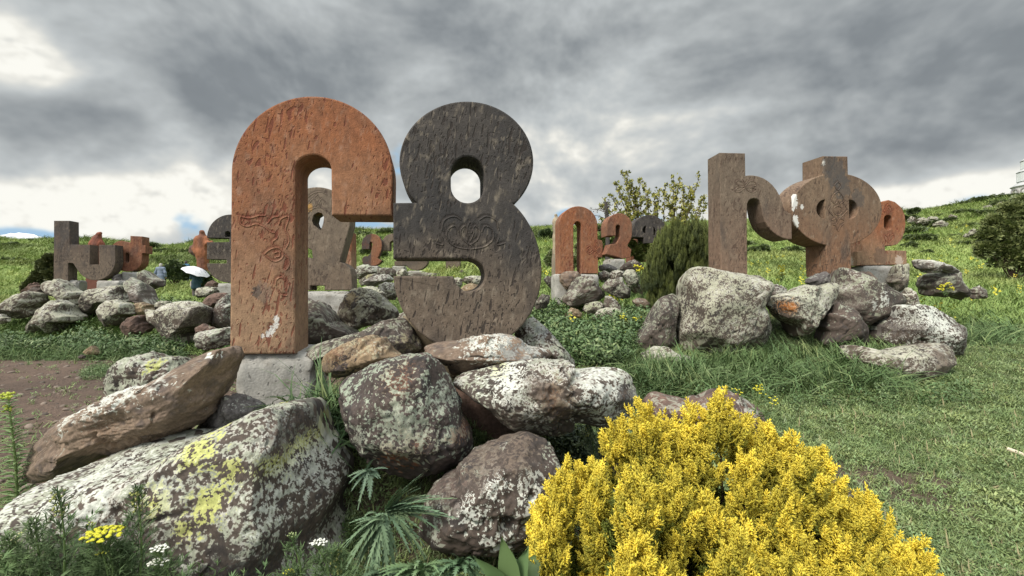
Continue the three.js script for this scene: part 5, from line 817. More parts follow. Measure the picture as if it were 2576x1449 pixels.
bush('bush', 'dark round bush on the skyline between the dark letter and the orange arch', 62, [[1378, 590, 14], [1392, 600, 14], [1372, 608, 16], [1388, 622, 14], [1365, 590, 10]], 420, 0.26, [[0.03, 0.05, 0.018], [0.06, 0.09, 0.028]], 8);
bush('bush', 'pale flowering bush behind the slot of the orange arch', 15.5, [[1392, 640, 14], [1384, 655, 16], [1402, 662, 14], [1460, 640, 14], [1450, 655, 14], [1458, 620, 10], [1470, 660, 10]], 330, 0.08, [[0.10, 0.15, 0.045], [0.34, 0.36, 0.2]], 9);
bush('bush', 'leafy green bush between the orange arch and the figure two', 16.5, [[1520, 600, 18], [1510, 620, 18], [1540, 610, 18], [1530, 635, 18], [1560, 620, 16], [1500, 640, 14]], 380, 0.085, [[0.07, 0.11, 0.03], [0.15, 0.19, 0.05]], 10);
bush('bush', 'olive green bush hanging over the low reddish letter', 12.8, [[1620, 620, 16], [1600, 632, 14], [1640, 640, 16], [1610, 646, 12], [1590, 615, 10]], 330, 0.07, [[0.07, 0.10, 0.022], [0.15, 0.17, 0.04]], 11);
bush('bush', 'rounded green bush on the skyline right of the orange round headed letter', 82, [[2298, 531, 6], [2306, 529, 7], [2290, 533, 6]], 260, 0.3, [[0.04, 0.065, 0.02], [0.07, 0.10, 0.03]], 12);
{ // scrub dotted over the hills
  const R = rng(808);
  const proto = [0, 1, 2].map(k => { const G = group('scrub_bush'), list = []; for (let i = 0; i < 7; i++) list.push([(R() - 0.5) * 1.6, 0.25 + R() * 0.4, (R() - 0.5) * 1.0, 0.35 + R() * 0.25, 1]); leafyClump(G, new THREE.Vector3(), list, R, 110, 0.2, [[0.05, 0.075, 0.026], [0.12, 0.155, 0.05]], 0.5); mesh('branches', mergeGeometries(list.map(s => limb([new THREE.Vector3(0, -0.2, 0), new THREE.Vector3(s[0] * 0.5, 0.1, s[2] * 0.5), new THREE.Vector3(s[0], s[1], s[2])], 0.03, 0.01, 5, 5))), bark, G); return G; });
  const spots = pts('20,660 50,662 95,612 30,625 150,618 400,640 380,628 470,640 510,612 700,600 920,598 950,605 905,600 975,592 930,640 960,650 1350,600 1400,585 1500,588 1880,620 1900,640 2290,560 2300,590 2310,610 2340,575 2360,548 2390,560 2420,540 2440,575 2450,600 2480,545 2400,600 2330,640 2380,520 2420,515 2460,505 2500,500 2520,520 2540,500 2560,505 2345,600 2430,620 2290,625 2000,640');
  let first = [true, true, true];
  spots.forEach(([px, py], i) => { // where the line of sight meets the slope
    let d = 14; for (; d < 99; d += 0.25) { const q = P(px, py, d); if (q.y < ground(q.x, q.z)) break; }
    const q = P(px, py, Math.min(d, 98)), k = i % 3, o = proto[k].clone(); o.name = 'scrub_bush'; o.position.set(q.x, ground(q.x, q.z) - 0.1, q.z); o.rotation.y = R() * 6.28; const s = (0.55 + R() * 0.7) * (0.5 + d * 0.0115); o.scale.set(s * 1.3, s * 0.85, s);
    const A = px < 600 ? ['on the grassy slope at the left', 'scrub bushes on the left slope'] : px < 1300 ? ['on the far slope seen between the big front letters', 'scrub bushes on the slope between the front letters'] : px < 2100 ? ['on the slope behind the letters right of centre', 'scrub bushes on the slope right of centre'] : ['on the right hillside below the church tower', 'scrub bushes on the right hillside']; tag(o, 'low dark green scrub bush ' + A[0], 'bush', A[1]);
  });
}

// ---------------------------------------------------------------- single plants in the foreground
function lobedLeaf(B, o, dir, len, wid, droop, lobes, side) { // a cut leaf with pointed lobes, arching over
  const d = dir.clone().normalize(), s = new THREE.Vector3().crossVectors(d, new THREE.Vector3(0, 1, 0)).normalize(); if (s.lengthSq() < 0.1) s.set(1, 0, 0);
  const at = t => o.clone().addScaledVector(d, len * t).add(new THREE.Vector3(0, -droop * len * t * t, 0));
  const n = lobes * 2; let prev = null;
  for (let i = 0; i <= n; i++) {
    const t = i / n, p = at(t), rib = wid * 0.10 * (1 - t * 0.7), out = i % 2 ? wid * (0.55 + 0.25 * Math.sin(i * 1.7)) * Math.sin(Math.PI * Math.pow(0.08 + t * 0.9, 0.75)) : wid * 0.16 * (1 - t);
    const fwd = at(Math.min(1.02, t + 0.09)).sub(p).multiplyScalar(i % 2 ? 1 : 0.1), c = B.v(p.x, p.y, p.z);
    const l = p.clone().addScaledVector(s, -out - rib).add(fwd).add(new THREE.Vector3(0, out * 0.25, 0)), r = p.clone().addScaledVector(s, out + rib).add(fwd).add(new THREE.Vector3(0, out * 0.25, 0));
    const L = B.v(l.x, l.y, l.z), Q = B.v(r.x, r.y, r.z);
    if (prev) { B.quad(prev[1], c, L, L === 0 ? L : prev[0]); B.i.splice(-6, 6); B.tri(prev[0], prev[1], c); B.tri(prev[0], c, L); B.tri(prev[1], prev[2], Q); B.tri(prev[1], Q, c); }
    prev = [L, c, Q];
  }
}
function thistle(label, px, py, d, dirs, col, seed, k = 1) { // a rosette of long cut leaves, each its own part
  const R = rng(seed), base = P(px, py, d), G = group('leafy_plant', base), mats = [0, 1, 2].map(i => std(vary(R, col, 0.35), 0.6));
  dirs.forEach(([dx, dy, dz, len, droop], i) => { const B = new Buf(); lobedLeaf(B, new THREE.Vector3((R() - 0.5) * 0.03, (R() - 0.5) * 0.03, (R() - 0.5) * 0.03), new THREE.Vector3(dx, dy, dz), len * k * (0.5 + 0.4 * R()), (0.024 + R() * 0.011) * k, droop * 1.3, 10 + Math.floor(R() * 3)); const m = mesh('leaf', B.geo(), mats[i % 3], G); });
  return tag(G, label, 'plant');
}
const fan = (R, n, a0, a1, l0, l1, out = 0.35, droop = 0.3) => { const o = []; for (let i = 0; i < n; i++) { const a = lerp(a0, a1, (i + R()) / n) * Math.PI / 180; o.push([Math.cos(a), Math.sin(a), out * (0.3 + R()), lerp(l0, l1, R()), droop * (0.4 + R())]); } return o; };
{
  const R = rng(31), BL = [0.135, 0.205, 0.115], GR = [0.13, 0.205, 0.09];
  thistle('blue green thistle like plant with long cut leaves fanning right over the dark pitted boulder', 975, 1285, 2.12, [...fan(R, 32, 5, 66, 0.28, 0.46, 0.25, 0.15), ...fan(R, 18, -35, 25, 0.2, 0.36, 0.5, 0.3)], BL, 1);
  thistle('blue green cut leaf plant hanging down the gap beside the yellow lichen boulder', 965, 1300, 2.08, [...fan(R, 36, 195, 305, 0.2, 0.4, 0.5, 0.35), ...fan(R, 7, 100, 190, 0.12, 0.22, 0.5, 0.4)], BL, 2);
  thistle('small pale rosette of cut leaves on the rim of the rust lichen boulder', 925, 1185, 2.25, fan(R, 13, 0, 360, 0.09, 0.17, 0.7, 0.4), [0.13, 0.19, 0.12], 3);
  thistle('cut leaf plant at the bottom edge, left of the broad pointed leaves', 1060, 1440, 1.92, [...fan(R, 40, 15, 170, 0.16, 0.28, 0.5, 0.5)], GR, 4);
  thistle('cut leaf plant at the bottom edge below the dark gap', 965, 1450, 1.98, [...fan(R, 32, 20, 170, 0.14, 0.26, 0.5, 0.5)], [0.085, 0.14, 0.075], 5);
  thistle('cut leaf plant just below the dark pitted boulder', 1160, 1425, 1.93, [...fan(R, 38, 10, 170, 0.14, 0.25, 0.5, 0.5)], [0.09, 0.15, 0.07], 6);
  thistle('cut leaf plant between the broad pointed leaves and the yellow shrub', 1310, 1430, 1.95, [...fan(R, 14, 20, 170, 0.12, 0.22, 0.5, 0.5)], GR, 7);
}
{ // broad pointed leaves
  const base = P(1290, 1520, 1.72), G = group('broad_leaf_plant', base), R = rng(12), mt = [std([0.10, 0.165, 0.065], 0.45), std([0.125, 0.19, 0.075], 0.45)];
  const tip = [[1190, 1395, 26], [1262, 1345, 28], [1290, 1385, 24], [1378, 1380, 30], [1330, 1372, 22], [1150, 1440, 24], [1235, 1420, 22]];
  tip.forEach(([x, y, w], i) => { const e = P(x, y, 1.72 - 0.05 + R() * 0.1).sub(base), B = new Buf(), n = 9, c = new THREE.CatmullRomCurve3([new THREE.Vector3((i - 3) * 0.012, 0, 0), e.clone().multiplyScalar(0.55).add(new THREE.Vector3(-e.x * 0.18, 0.01, 0.02)), e]); let pv = null; for (let k = 0; k <= n; k++) { const t = k / n, p = c.getPoint(t), q = c.getTangent(t), s = new THREE.Vector3(q.y, -q.x, 0.35).normalize(), ww = w / F * 1.72 * Math.sin(Math.PI * (0.12 + 0.88 * t) ** 0.9) * 1.05, l = B.v(p.x - s.x * ww, p.y - s.y * ww, p.z - s.z * ww + 0.012), m = B.v(p.x, p.y, p.z), r = B.v(p.x + s.x * ww, p.y + s.y * ww, p.z + s.z * ww + 0.012); if (pv) { B.quad(pv[0], pv[1], m, l); B.quad(pv[1], pv[2], r, m); } pv = [l, m, r]; } mesh('leaf', B.geo(), mt[i % 2], G); });
  tag(G, 'plant with broad smooth pointed leaves at the bottom edge, left of the yellow shrub', 'plant');
}
const stemMat = std([0.11, 0.17, 0.05], 0.7), featherMat = std([0.072, 0.118, 0.04], 0.8);
function umbel(name, label, cat, px, py, d, foot, rad, col, n, seed, feather = true) {
  const R = rng(seed), head = P(px, py, d), base = P(foot[0], foot[1], d), G = group(name, base), h = head.clone().sub(base), st = [limb([new THREE.Vector3(), h.clone().multiplyScalar(0.5).add(new THREE.Vector3(0.01, 0, 0)), h.clone().add(new THREE.Vector3(0, -rad * 0.9, 0))], 0.0042, 0.0026, 8, 5)], fl = [], fe = new Buf(), neck = h.clone().add(new THREE.Vector3(0, -rad * 0.9, 0));
  for (let i = 0; i < n; i++) { const a = i * 2.399, r = rad * Math.sqrt((i + 0.5) / n), p = h.clone().add(new THREE.Vector3(Math.cos(a) * r, rad * 0.30 * (1 - (r / rad) ** 2) + (R() - 0.5) * 0.004, Math.sin(a) * r * 0.8)); st.push(limb([neck, neck.clone().lerp(p, 0.6).add(new THREE.Vector3(Math.cos(a) * 0.003, 0, 0)), p], 0.0011, 0.0008, 3, 3)); for (let k = 0; k < 5; k++) { const g = new THREE.IcosahedronGeometry(rad * (0.085 + R() * 0.03), 0); g.scale(1, 0.6, 1); g.translate(p.x + (R() - 0.5) * rad * 0.22, p.y + R() * 0.003, p.z + (R() - 0.5) * rad * 0.22); fl.push(g); } }
  mesh('stem', mergeGeometries(st), stemMat, G); mesh('flower_head', mergeGeometries(fl), std(col, 0.8), G);
  if (feather) { for (let i = 0; i < 34; i++) { const t = 0.05 + R() * 0.8, a = R() * 6.28, o = h.clone().multiplyScalar(t), dr = new THREE.Vector3(Math.cos(a), 0.5 + R() * 0.5, Math.sin(a)).normalize(), L = (0.05 + R() * 0.06) * (1.15 - t); for (let k = 0; k < 7; k++) { const q = o.clone().addScaledVector(dr, L * (0.3 + k * 0.1)), b = new THREE.Vector3(dr.x + (R() - 0.5) * 1.8, dr.y + (R() - 0.5) * 1.2, dr.z + (R() - 0.5) * 1.8).normalize(); leafInto(fe, q, b, new THREE.Vector3(0.1, 1, 0), 0.022 + R() * 0.016, 0.0045, 0.1); } leafInto(fe, o, dr, new THREE.Vector3(0.1, 1, 0), L, 0.003, 0.1); } mesh('leaves', fe.geo(), featherMat, G); }
  return tag(G, label, cat);
}
umbel('yellow_umbel', 'flat yellow flower head on a green stem in front of the yellow lichen boulder', 'flower', 262, 1345, 1.52, [285, 1480], 0.063, [0.52, 0.50, 0.03], 26, 1);
umbel('yellow_umbel', 'small greenish yellow flower head just below the big flat yellow one', 'flower', 258, 1392, 1.52, [285, 1490], 0.020, [0.50, 0.49, 0.06], 10, 2);
umbel('yellow_umbel', 'small yellow bud head left above the big flat yellow one', 'flower', 230, 1318, 1.52, [280, 1490], 0.014, [0.34, 0.38, 0.08], 9, 3);
umbel('white_umbel', 'upper of two white flower heads low in front of the big boulder', 'flower', 402, 1382, 1.52, [425, 1490], 0.030, [0.74, 0.74, 0.66], 18, 4);
umbel('white_umbel', 'lower of two white flower heads low in front of the big boulder', 'flower', 398, 1416, 1.52, [430, 1500], 0.032, [0.74, 0.74, 0.66], 18, 5, false);
umbel('white_umbel', 'white flower head on the right part of the big boulder', 'flower', 803, 1366, 1.52, [830, 1490], 0.028, [0.74, 0.74, 0.66], 18, 6);
umbel('green_umbel', 'green budding flower head left of the right hand white one', 'flower', 735, 1346, 1.52, [760, 1490], 0.017, [0.30, 0.36, 0.16], 12, 7);
umbel('yellow_umbel', 'tiny yellow flower low at the bottom, right of the big boulder middle', 'flower', 728, 1440, 1.52, [735, 1500], 0.02, [0.5, 0.5, 0.05], 10, 8);
function weedStalk(label, px, py, d, foot, seed, col, yellow) { // an upright weed with feathery leaves all along
  const R = rng(seed), head = P(px, py, d), base = P(foot[0], foot[1], d), G = group('feathery_weed', base), h = head.clone().sub(base), B = new Buf();
  mesh('stem', limb([new THREE.Vector3(), h.clone().multiplyScalar(0.5).add(new THREE.Vector3(0.012, 0, 0)), h], 0.0048, 0.0018, 8, 5), stemMat, G);
  for (let i = 0; i < 62; i++) { const t = Math.pow(i / 62, 0.9), a = i * 2.399, o = h.clone().multiplyScalar(t), dr = new THREE.Vector3(Math.cos(a), 0.7, Math.sin(a)).normalize(), L = (0.085 + R() * 0.05) * (1.08 - t); leafInto(B, o, dr, new THREE.Vector3(0.1, 1, 0), L, 0.004, 0.1); for (let k = 0; k < 8; k++) { const q = o.clone().addScaledVector(dr, L * (0.25 + k * 0.09)), b = new THREE.Vector3(dr.x + (R() - 0.5) * 1.9, dr.y + (R() - 0.4) * 1.2, dr.z + (R() - 0.5) * 1.9).normalize(); leafInto(B, q, b, new THREE.Vector3(0.1, 1, 0), 0.020 + R() * 0.018, 0.0048, 0.1); } }
  mesh('leaves', B.geo(), std(col, 0.8), G);
  if (yellow) { const f = []; for (let i = 0; i < 26; i++) { const g = new THREE.IcosahedronGeometry(0.0045, 0); g.translate(h.x + (R() - 0.5) * 0.035, h.y - R() * 0.09, h.z + (R() - 0.5) * 0.035); f.push(g); } mesh('flower_head', mergeGeometries(f), std([0.40, 0.42, 0.14], 0.8), G); }
  return tag(G, label, 'weed');
}
weedStalk('tall feathery green weed left of the flat yellow flower', 148, 1235, 1.58, [160, 1490], 1, [0.066, 0.108, 0.04], true);
weedStalk('tall feathery green weed right of the flat yellow flower', 345, 1225, 1.58, [350, 1490], 2, [0.066, 0.108, 0.04], true);
weedStalk('low feathery weed between the yellow flower and the left edge', 85, 1310, 1.58, [95, 1500], 3, [0.078, 0.122, 0.044], false);
weedStalk('feathery weed under the flat yellow flower', 300, 1370, 1.58, [305, 1520], 4, [0.07, 0.115, 0.04], false);
weedStalk('feathery weed at the right foot of the yellow lichen boulder', 845, 1385, 1.58, [850, 1520], 5, [0.085, 0.135, 0.045], true);
weedStalk('feathery weed in the bottom left corner', 20, 1350, 1.58, [30, 1520], 6, [0.085, 0.135, 0.045], false);
weedStalk('feathery weed left of the two white flower heads', 210, 1400, 1.58, [215, 1540], 9, [0.07, 0.115, 0.04], false);
weedStalk('thin flowering weed in the dark hollow left of the yellow shrub', 1478, 1065, 2.75, [1500, 1190], 7, [0.075, 0.11, 0.055], true);
{ // spurge stalk at the left edge
  const d = 2.55, base = P(45, 1330, d), h = P(20, 995, d).sub(base), G = group('leafy_stalk', base), R = rng(8), B = new Buf();
  mesh('stem', limb([new THREE.Vector3(), h.clone().multiplyScalar(0.5).add(new THREE.Vector3(0.015, 0, 0)), h], 0.009, 0.004, 10, 6), std([0.20, 0.27, 0.10], 0.7), G);
  for (let i = 0; i < 190; i++) { const t = i / 190, a = i * 2.399, o = h.clone().multiplyScalar(0.04 + 0.94 * t).add(new THREE.Vector3(0.015 * Math.sin(Math.PI * t), 0, 0)); leafInto(B, o, new THREE.Vector3(Math.cos(a), 0.55 - 0.5 * Math.sin(t * 2.4) * R(), Math.sin(a)).normalize(), new THREE.Vector3(0.05, 1, 0.05), (0.12 - 0.06 * t) * (0.7 + R() * 0.5), 0.018, 0.25); }
  mesh('leaves', B.geo(), std([0.20, 0.29, 0.12], 0.65), G);
  const f = []; for (let i = 0; i < 40; i++) { const g = new THREE.IcosahedronGeometry(0.008, 0); const low = i > 28; g.translate(h.x + (R() - 0.5) * 0.05 + (low ? 0.004 : 0), h.y + (low ? -0.075 : 0) + (R() - 0.5) * 0.028, h.z + (R() - 0.5) * 0.05); f.push(g); }
  mesh('flower_head', mergeGeometries(f), std([0.42, 0.47, 0.07], 0.8), G);
  tag(G, 'tall leafy stalk with a yellow green tip at the left edge', 'weed');
}
function mustard(label, list, d, foot, seed) { // yellow flowered stems
  const R = rng(seed), base = P(foot[0], foot[1], d), G = group('mustard_plant', base), st = [], fl = [], B = new Buf();
  for (const [x, y] of list) { const h = P(x, y, d + (R() - 0.5) * 0.3).sub(base); st.push(limb([new THREE.Vector3((R() - 0.5) * 0.06, 0, 0), h.clone().multiplyScalar(0.55).add(new THREE.Vector3((R() - 0.5) * 0.05, 0, 0)), h], 0.005, 0.003, 6, 4)); for (let k = 0; k < 12; k++) { const g = new THREE.IcosahedronGeometry(0.016 * d / 8, 0); g.scale(1, 0.7, 1); g.translate(h.x + (R() - 0.5) * 0.09, h.y + (R() - 0.5) * 0.06, h.z + (R() - 0.5) * 0.09); fl.push(g); } for (let k = 0; k < 9; k++) { const a = R() * 6.28; leafInto(B, h.clone().multiplyScalar(0.1 + R() * 0.7), new THREE.Vector3(Math.cos(a), 0.4, Math.sin(a)).normalize(), new THREE.Vector3(0, 1, 0.1), 0.07 + R() * 0.06, 0.022, 0.2); } }
  mesh('stem', mergeGeometries(st), stemMat, G); mesh('flowers', mergeGeometries(fl), std([0.60, 0.55, 0.04], 0.8), G); mesh('leaves', B.geo(), std([0.09, 0.145, 0.05], 0.7), G);
  return tag(G, label, 'flowers');
}
mustard('yellow flowered weeds low in front of the orange arch pile', pts('1505,825 1520,812 1498,835 1545,830 1560,822 1572,808 1550,818 1568,828').map(mId), 8.0, [1535, 880], 1);
mustard('yellow flowered weeds left of the brown leaning boulder', pts('1567,798 1597,802 1600,838 1590,845 1575,838 1615,830').map(mId), 7.6, [1590, 880], 2);
mustard('yellow flowered stems at the foot of the dark green conifer', pts('1600,668 1608,672 1618,676 1604,680').map(mId), 10.2, [1612, 715], 3);
mustard('yellow flowered weeds on the round rock under the white slab', pts('2372,720 2382,714 2365,728 2392,726').map(mId), 8.4, [2378, 745], 4);
mustard('thin yellow flowers right behind the yellow shrub', pts('1857,985 1906,972 1948,1008 1912,982').map(mId), 3.9, [1900, 1080], 5);
mustard('yellow flowers beside the foot of the curling brown letter', pts('1964,672 1968,680 1966,690').map(mId), 8.4, [1966, 710], 6);
{ // pale stick lying on the lawn
  const a = P(2534, 1127, 3.75), b = P(2610, 1160, 3.6), m = a.clone().lerp(b, 0.5); const G = mesh('stick', limb([a.clone().sub(m), new THREE.Vector3(0, 0.01, 0), b.clone().sub(m)], 0.018, 0.011, 8, 7), std([0.60, 0.53, 0.40], 0.8)); G.position.set(m.x, ground(m.x, m.z) + 0.03, m.z); tag(G, 'pale broken stick lying on the lawn at the right edge', 'stick');
}

{ // feathery undergrowth along the bottom edge
  const R = rng(515), B = new Buf(), V = (a, b, c) => new THREE.Vector3(a, b, c);
  for (let s = 0; s < 5; s++) { const ox = (R() - 0.5) * 0.12, oz = (R() - 0.5) * 0.12, h = 0.36 + R() * 0.2, bx = (R() - 0.5) * 0.12, bz = (R() - 0.5) * 0.12; for (let i = 0; i < 26; i++) { const t = 0.12 + 0.88 * i / 26, a = i * 2.399 + s, o = V(ox + bx * t, h * t, oz + bz * t), dr = V(Math.cos(a), 0.75, Math.sin(a)).normalize(), L = (0.09 + R() * 0.05) * (1.1 - t); leafInto(B, o, dr, V(0.1, 1, 0), L, 0.004, 0.1); for (let k = 0; k < 6; k++) leafInto(B, o.clone().addScaledVector(dr, L * (0.25 + k * 0.12)), V(dr.x + (R() - 0.5) * 1.9, dr.y + (R() - 0.4) * 1.3, dr.z + (R() - 0.5) * 1.9).normalize(), V(0.1, 1, 0), 0.024 + R() * 0.016, 0.0055, 0.1); } }
  const spots = []; for (let i = 0; i < 64; i++) { const px = -60 + 960 * R(), d = 1.5 + R() * 0.28, low = 1330 + 110 * sst(200, 500, px) + R() * 90, q = P(px, low, d), gy = ground(q.x, q.z); spots.push([q.x, gy - 0.02, q.z, R() * 6.28, Math.max(0.3, (q.y - gy) / 0.52), 0.12, ...vary(R, [0.095, 0.155, 0.052], 0.5)]); }
  scatter('feathery_weeds', 'feathery green undergrowth in front of the big boulder', B.geo(), grassMat, spots);
}

// ---------------------------------------------------------------- figures from a smooth distance field
function capsule(p, a, b, ra, rb) { const bx = b[0] - a[0], by = b[1] - a[1], bz = b[2] - a[2], px = p[0] - a[0], py = p[1] - a[1], pz = p[2] - a[2], h = clamp((px * bx + py * by + pz * bz) / (bx * bx + by * by + bz * bz || 1)); return Math.hypot(px - bx * h, py - by * h, pz - bz * h) - lerp(ra, rb, h); }
const smin = (a, b, k) => { const h = Math.max(k - Math.abs(a - b), 0) / k; return Math.min(a, b) - h * h * k * 0.25; };
function field(bones, k, lo, hi, res, extra) { // bones: [a, b, ra, rb, flatten in z]
  const mc = new MarchingCubes(res, std([1, 1, 1]), false, false, 90000); mc.isolation = 0; const f = mc.field, hs = res / 2, p = [0, 0, 0];
  for (let z = 0; z < res; z++) for (let y = 0; y < res; y++) for (let x = 0; x < res; x++) {
    p[0] = lerp(lo[0], hi[0], ((x - hs) / hs + 1) / 2); p[1] = lerp(lo[1], hi[1], ((y - hs) / hs + 1) / 2); p[2] = lerp(lo[2], hi[2], ((z - hs) / hs + 1) / 2);
    let d = 9; for (const b of bones) { const q = b[4] ? [p[0], p[1], (p[2] - b[0][2]) * b[4] + b[0][2]] : p; d = smin(d, capsule(q, b[0], b[1], b[2], b[3]), k); }
    if (extra) d = extra(p, d);
    f[z * res * res + y * res + x] = -d;
  }
  mc.update();
  const n = mc.count, g = new THREE.BufferGeometry(), P0 = new Float32Array(n * 3);
  for (let i = 0; i < n; i++) for (let c = 0; c < 3; c++) P0[i * 3 + c] = lerp(lo[c], hi[c], (mc.positionArray[i * 3 + c] + 1) / 2);
  const map = new Map(), ix = [], vp = []; // weld for smooth normals
  for (let i = 0; i < n; i++) { const key = Math.round(P0[i * 3] * 2e4) + ',' + Math.round(P0[i * 3 + 1] * 2e4) + ',' + Math.round(P0[i * 3 + 2] * 2e4); let v = map.get(key); if (v === undefined) { v = vp.length / 3; map.set(key, v); vp.push(P0[i * 3], P0[i * 3 + 1], P0[i * 3 + 2]); } ix.push(v); }
  const id = []; for (let i = 0; i < ix.length; i += 3) if (ix[i] !== ix[i + 1] && ix[i + 1] !== ix[i + 2] && ix[i] !== ix[i + 2]) id.push(ix[i], ix[i + 1], ix[i + 2]);
  g.setAttribute('position', new THREE.Float32BufferAttribute(vp, 3)); g.setIndex(id); g.computeVertexNormals(); return g;
}
function person(label, pos, yaw, H, o) { // stands at the origin and looks towards -z
  const s = H / 1.72, S = v => v.map(q => q * s), G = group('person', pos); G.rotation.y = yaw;
  const hip = [0, 0.92, 0], J = { shL: [-0.19, 1.41, 0], shR: [0.19, 1.41, 0], hipL: [-0.09, 0.90, 0], hipR: [0.09, 0.90, 0], ...o.joints };
  const mk = list => list.map(b => [S(b[0]), S(b[1]), b[2] * s, b[3] * s, b[4]]);
  const B = (a, b, ra, rb, f) => [a, b, ra, rb, f];
  const legs = g => [B(J.hipL, J.knL, 0.085 + g, 0.058 + g), B(J.knL, J.anL, 0.058 + g, 0.040 + g), B(J.hipR, J.knR, 0.085 + g, 0.058 + g), B(J.knR, J.anR, 0.058 + g, 0.040 + g)];
  const arms = g => [B(J.shL, J.elL, 0.052 + g, 0.042 + g), B(J.elL, J.wrL, 0.042 + g, 0.030 + g * 1.2), B(J.shR, J.elR, 0.052 + g, 0.042 + g), B(J.elR, J.wrR, 0.042 + g, 0.030 + g * 1.2)];
  const torso = g => [B([-0.06, 1.36, 0], [0.06, 1.36, 0], 0.115 + g, 0.115 + g, 1.3), B([-0.05, 1.15, 0], [0.05, 1.15, 0], 0.115 + g, 0.115 + g, 1.35), B([-0.05, 0.95, 0], [0.05, 0.95, 0], 0.125 + g, 0.125 + g, 1.25), B([0, 1.4, 0], [0, 0.95, 0], 0.10 + g, 0.12 + g, 1.2), B(J.shL, J.shR, 0.06 + g, 0.06 + g)];
  const hd = J.head || [0, 1.60, -0.01], head = [B([hd[0], hd[1] + 0.02, hd[2]], [hd[0], hd[1] - 0.045, hd[2] - 0.015], 0.083, 0.062), B([0, 1.40, 0], [hd[0], hd[1] - 0.07, hd[2]], 0.058, 0.050), B([hd[0], hd[1] - 0.005, hd[2] - 0.08], [hd[0], hd[1] - 0.025, hd[2] - 0.10], 0.012, 0.016), B([hd[0] - 0.078, hd[1], hd[2]], [hd[0] - 0.082, hd[1] - 0.03, hd[2]], 0.016, 0.012), B([hd[0] + 0.078, hd[1], hd[2]], [hd[0] + 0.082, hd[1] - 0.03, hd[2]], 0.016, 0.012)];
  const foot = a => B([a[0], 0.045, a[2] + 0.04], [a[0], 0.035, a[2] - 0.16], 0.045, 0.036);
  const hand = (e, w) => { const d = [0, 1, 2].map(c => w[c] - e[c]), l = Math.hypot(...d), u = d.map(q => q / l), side = w[0] < 0 ? 1 : -1, t = [side * Math.abs(u[1]) + 0.001, 0, 0], p = w.map((q, c) => q + u[c] * 0.07), r = [B(w, p, 0.028, 0.032)]; for (let k = 0; k < 4; k++) { const z = (k - 1.5) * 0.021, a = [p[0], p[1], p[2] + z], b = a.map((q, c) => q + u[c] * (0.045 - Math.abs(k - 1.3) * 0.006)), c2 = [b[0] + side * 0.012, b[1] + u[1] * 0.03, b[2] + u[2] * 0.03]; r.push(B(a, b, 0.0095, 0.0085), B(b, c2, 0.0085, 0.0075)); } r.push(B([w[0] + u[0] * 0.02, w[1] + u[1] * 0.02, w[2] - 0.02], [w[0] + u[0] * 0.06, w[1] + u[1] * 0.06, w[2] - 0.055], 0.012, 0.0095)); return r; };
  const lo = S([-0.55, -0.02, -0.5]), hi = S([0.55, 1.8, 0.5]), M0 = c => std(c, 0.85);
  const body = field(mk([...torso(0), ...legs(0), ...arms(0), ...head, foot(J.anL), foot(J.anR)]), 0.05 * s, lo, hi, 60);
  const parts = [body];
  for (const [e, w] of [[J.elL, J.wrL], [J.elR, J.wrR]]) { const c = S(w); parts.push(field(mk(hand(e, w)), 0.008, [c[0] - 0.17, c[1] - 0.17, c[2] - 0.17], [c[0] + 0.17, c[1] + 0.17, c[2] + 0.17], 56)); }
  mesh('body', mergeGeometries(parts), std([0.42, 0.26, 0.19], 0.7), G);
  const cb = o.coatBottom ?? 0.82, hem = [B([-0.07, 0.95, 0], [-0.08, cb, 0], 0.135, 0.15, 1.15), B([0.07, 0.95, 0], [0.08, cb, 0], 0.135, 0.15, 1.15)];
  mesh('coat', field(mk([...torso(0.022), ...arms(0.020), ...hem, B([0, 1.44, 0.01], [0, 1.47, 0.01], 0.075, 0.07)]), 0.06 * s, lo, hi, 60, (p, d) => Math.max(d, cb * s - 0.06 - p[1])), M0(o.coat), G);
  mesh('trousers', field(mk([...legs(0.018), B([-0.05, 0.95, 0], [0.05, 0.95, 0], 0.135, 0.135, 1.25)]), 0.03 * s, lo, hi, 54, (p, d) => Math.max(d, 0.06 - p[1])), M0(o.trousers), G);
  for (const a of [J.anL, J.anR]) mesh('shoe', field(mk([B([a[0], 0.055, a[2] + 0.045], [a[0], 0.045, a[2] - 0.165], 0.055, 0.045), B([a[0], 0.05, a[2] + 0.03], [a[0], 0.13, a[2] + 0.01], 0.05, 0.05)]), 0.02, S([a[0] - 0.1, -0.03, a[2] - 0.26]), S([a[0] + 0.1, 0.22, a[2] + 0.15]), 30), M0([0.03, 0.028, 0.027]), G);
  mesh('hair', field(mk([B([hd[0], hd[1] + 0.035, hd[2] + 0.012], [hd[0], hd[1] - 0.02, hd[2] + 0.035], 0.096, 0.080)]), 0.03, S([-0.2, 1.35, -0.25]), S([0.2, 1.8, 0.25]), 36, (p, d) => Math.max(d + 0.008 * noise(p[0] * 40, p[1] * 40, p[2] * 40), -(p[2] - (hd[2] - 0.045) * s + (p[1] - (hd[1] + 0.05) * s) * 0.9))), M0(o.hair), G);
  if (o.bag) mesh('bag', field(mk(o.bag.bones), 0.05, lo, hi, 56), M0(o.bag.col), G);
  return tag(G, label, 'person');
}
const at = (px, d) => { const q = P(px, 700, d); return new THREE.Vector3(q.x, ground(q.x, q.z) - 0.01, q.z); };
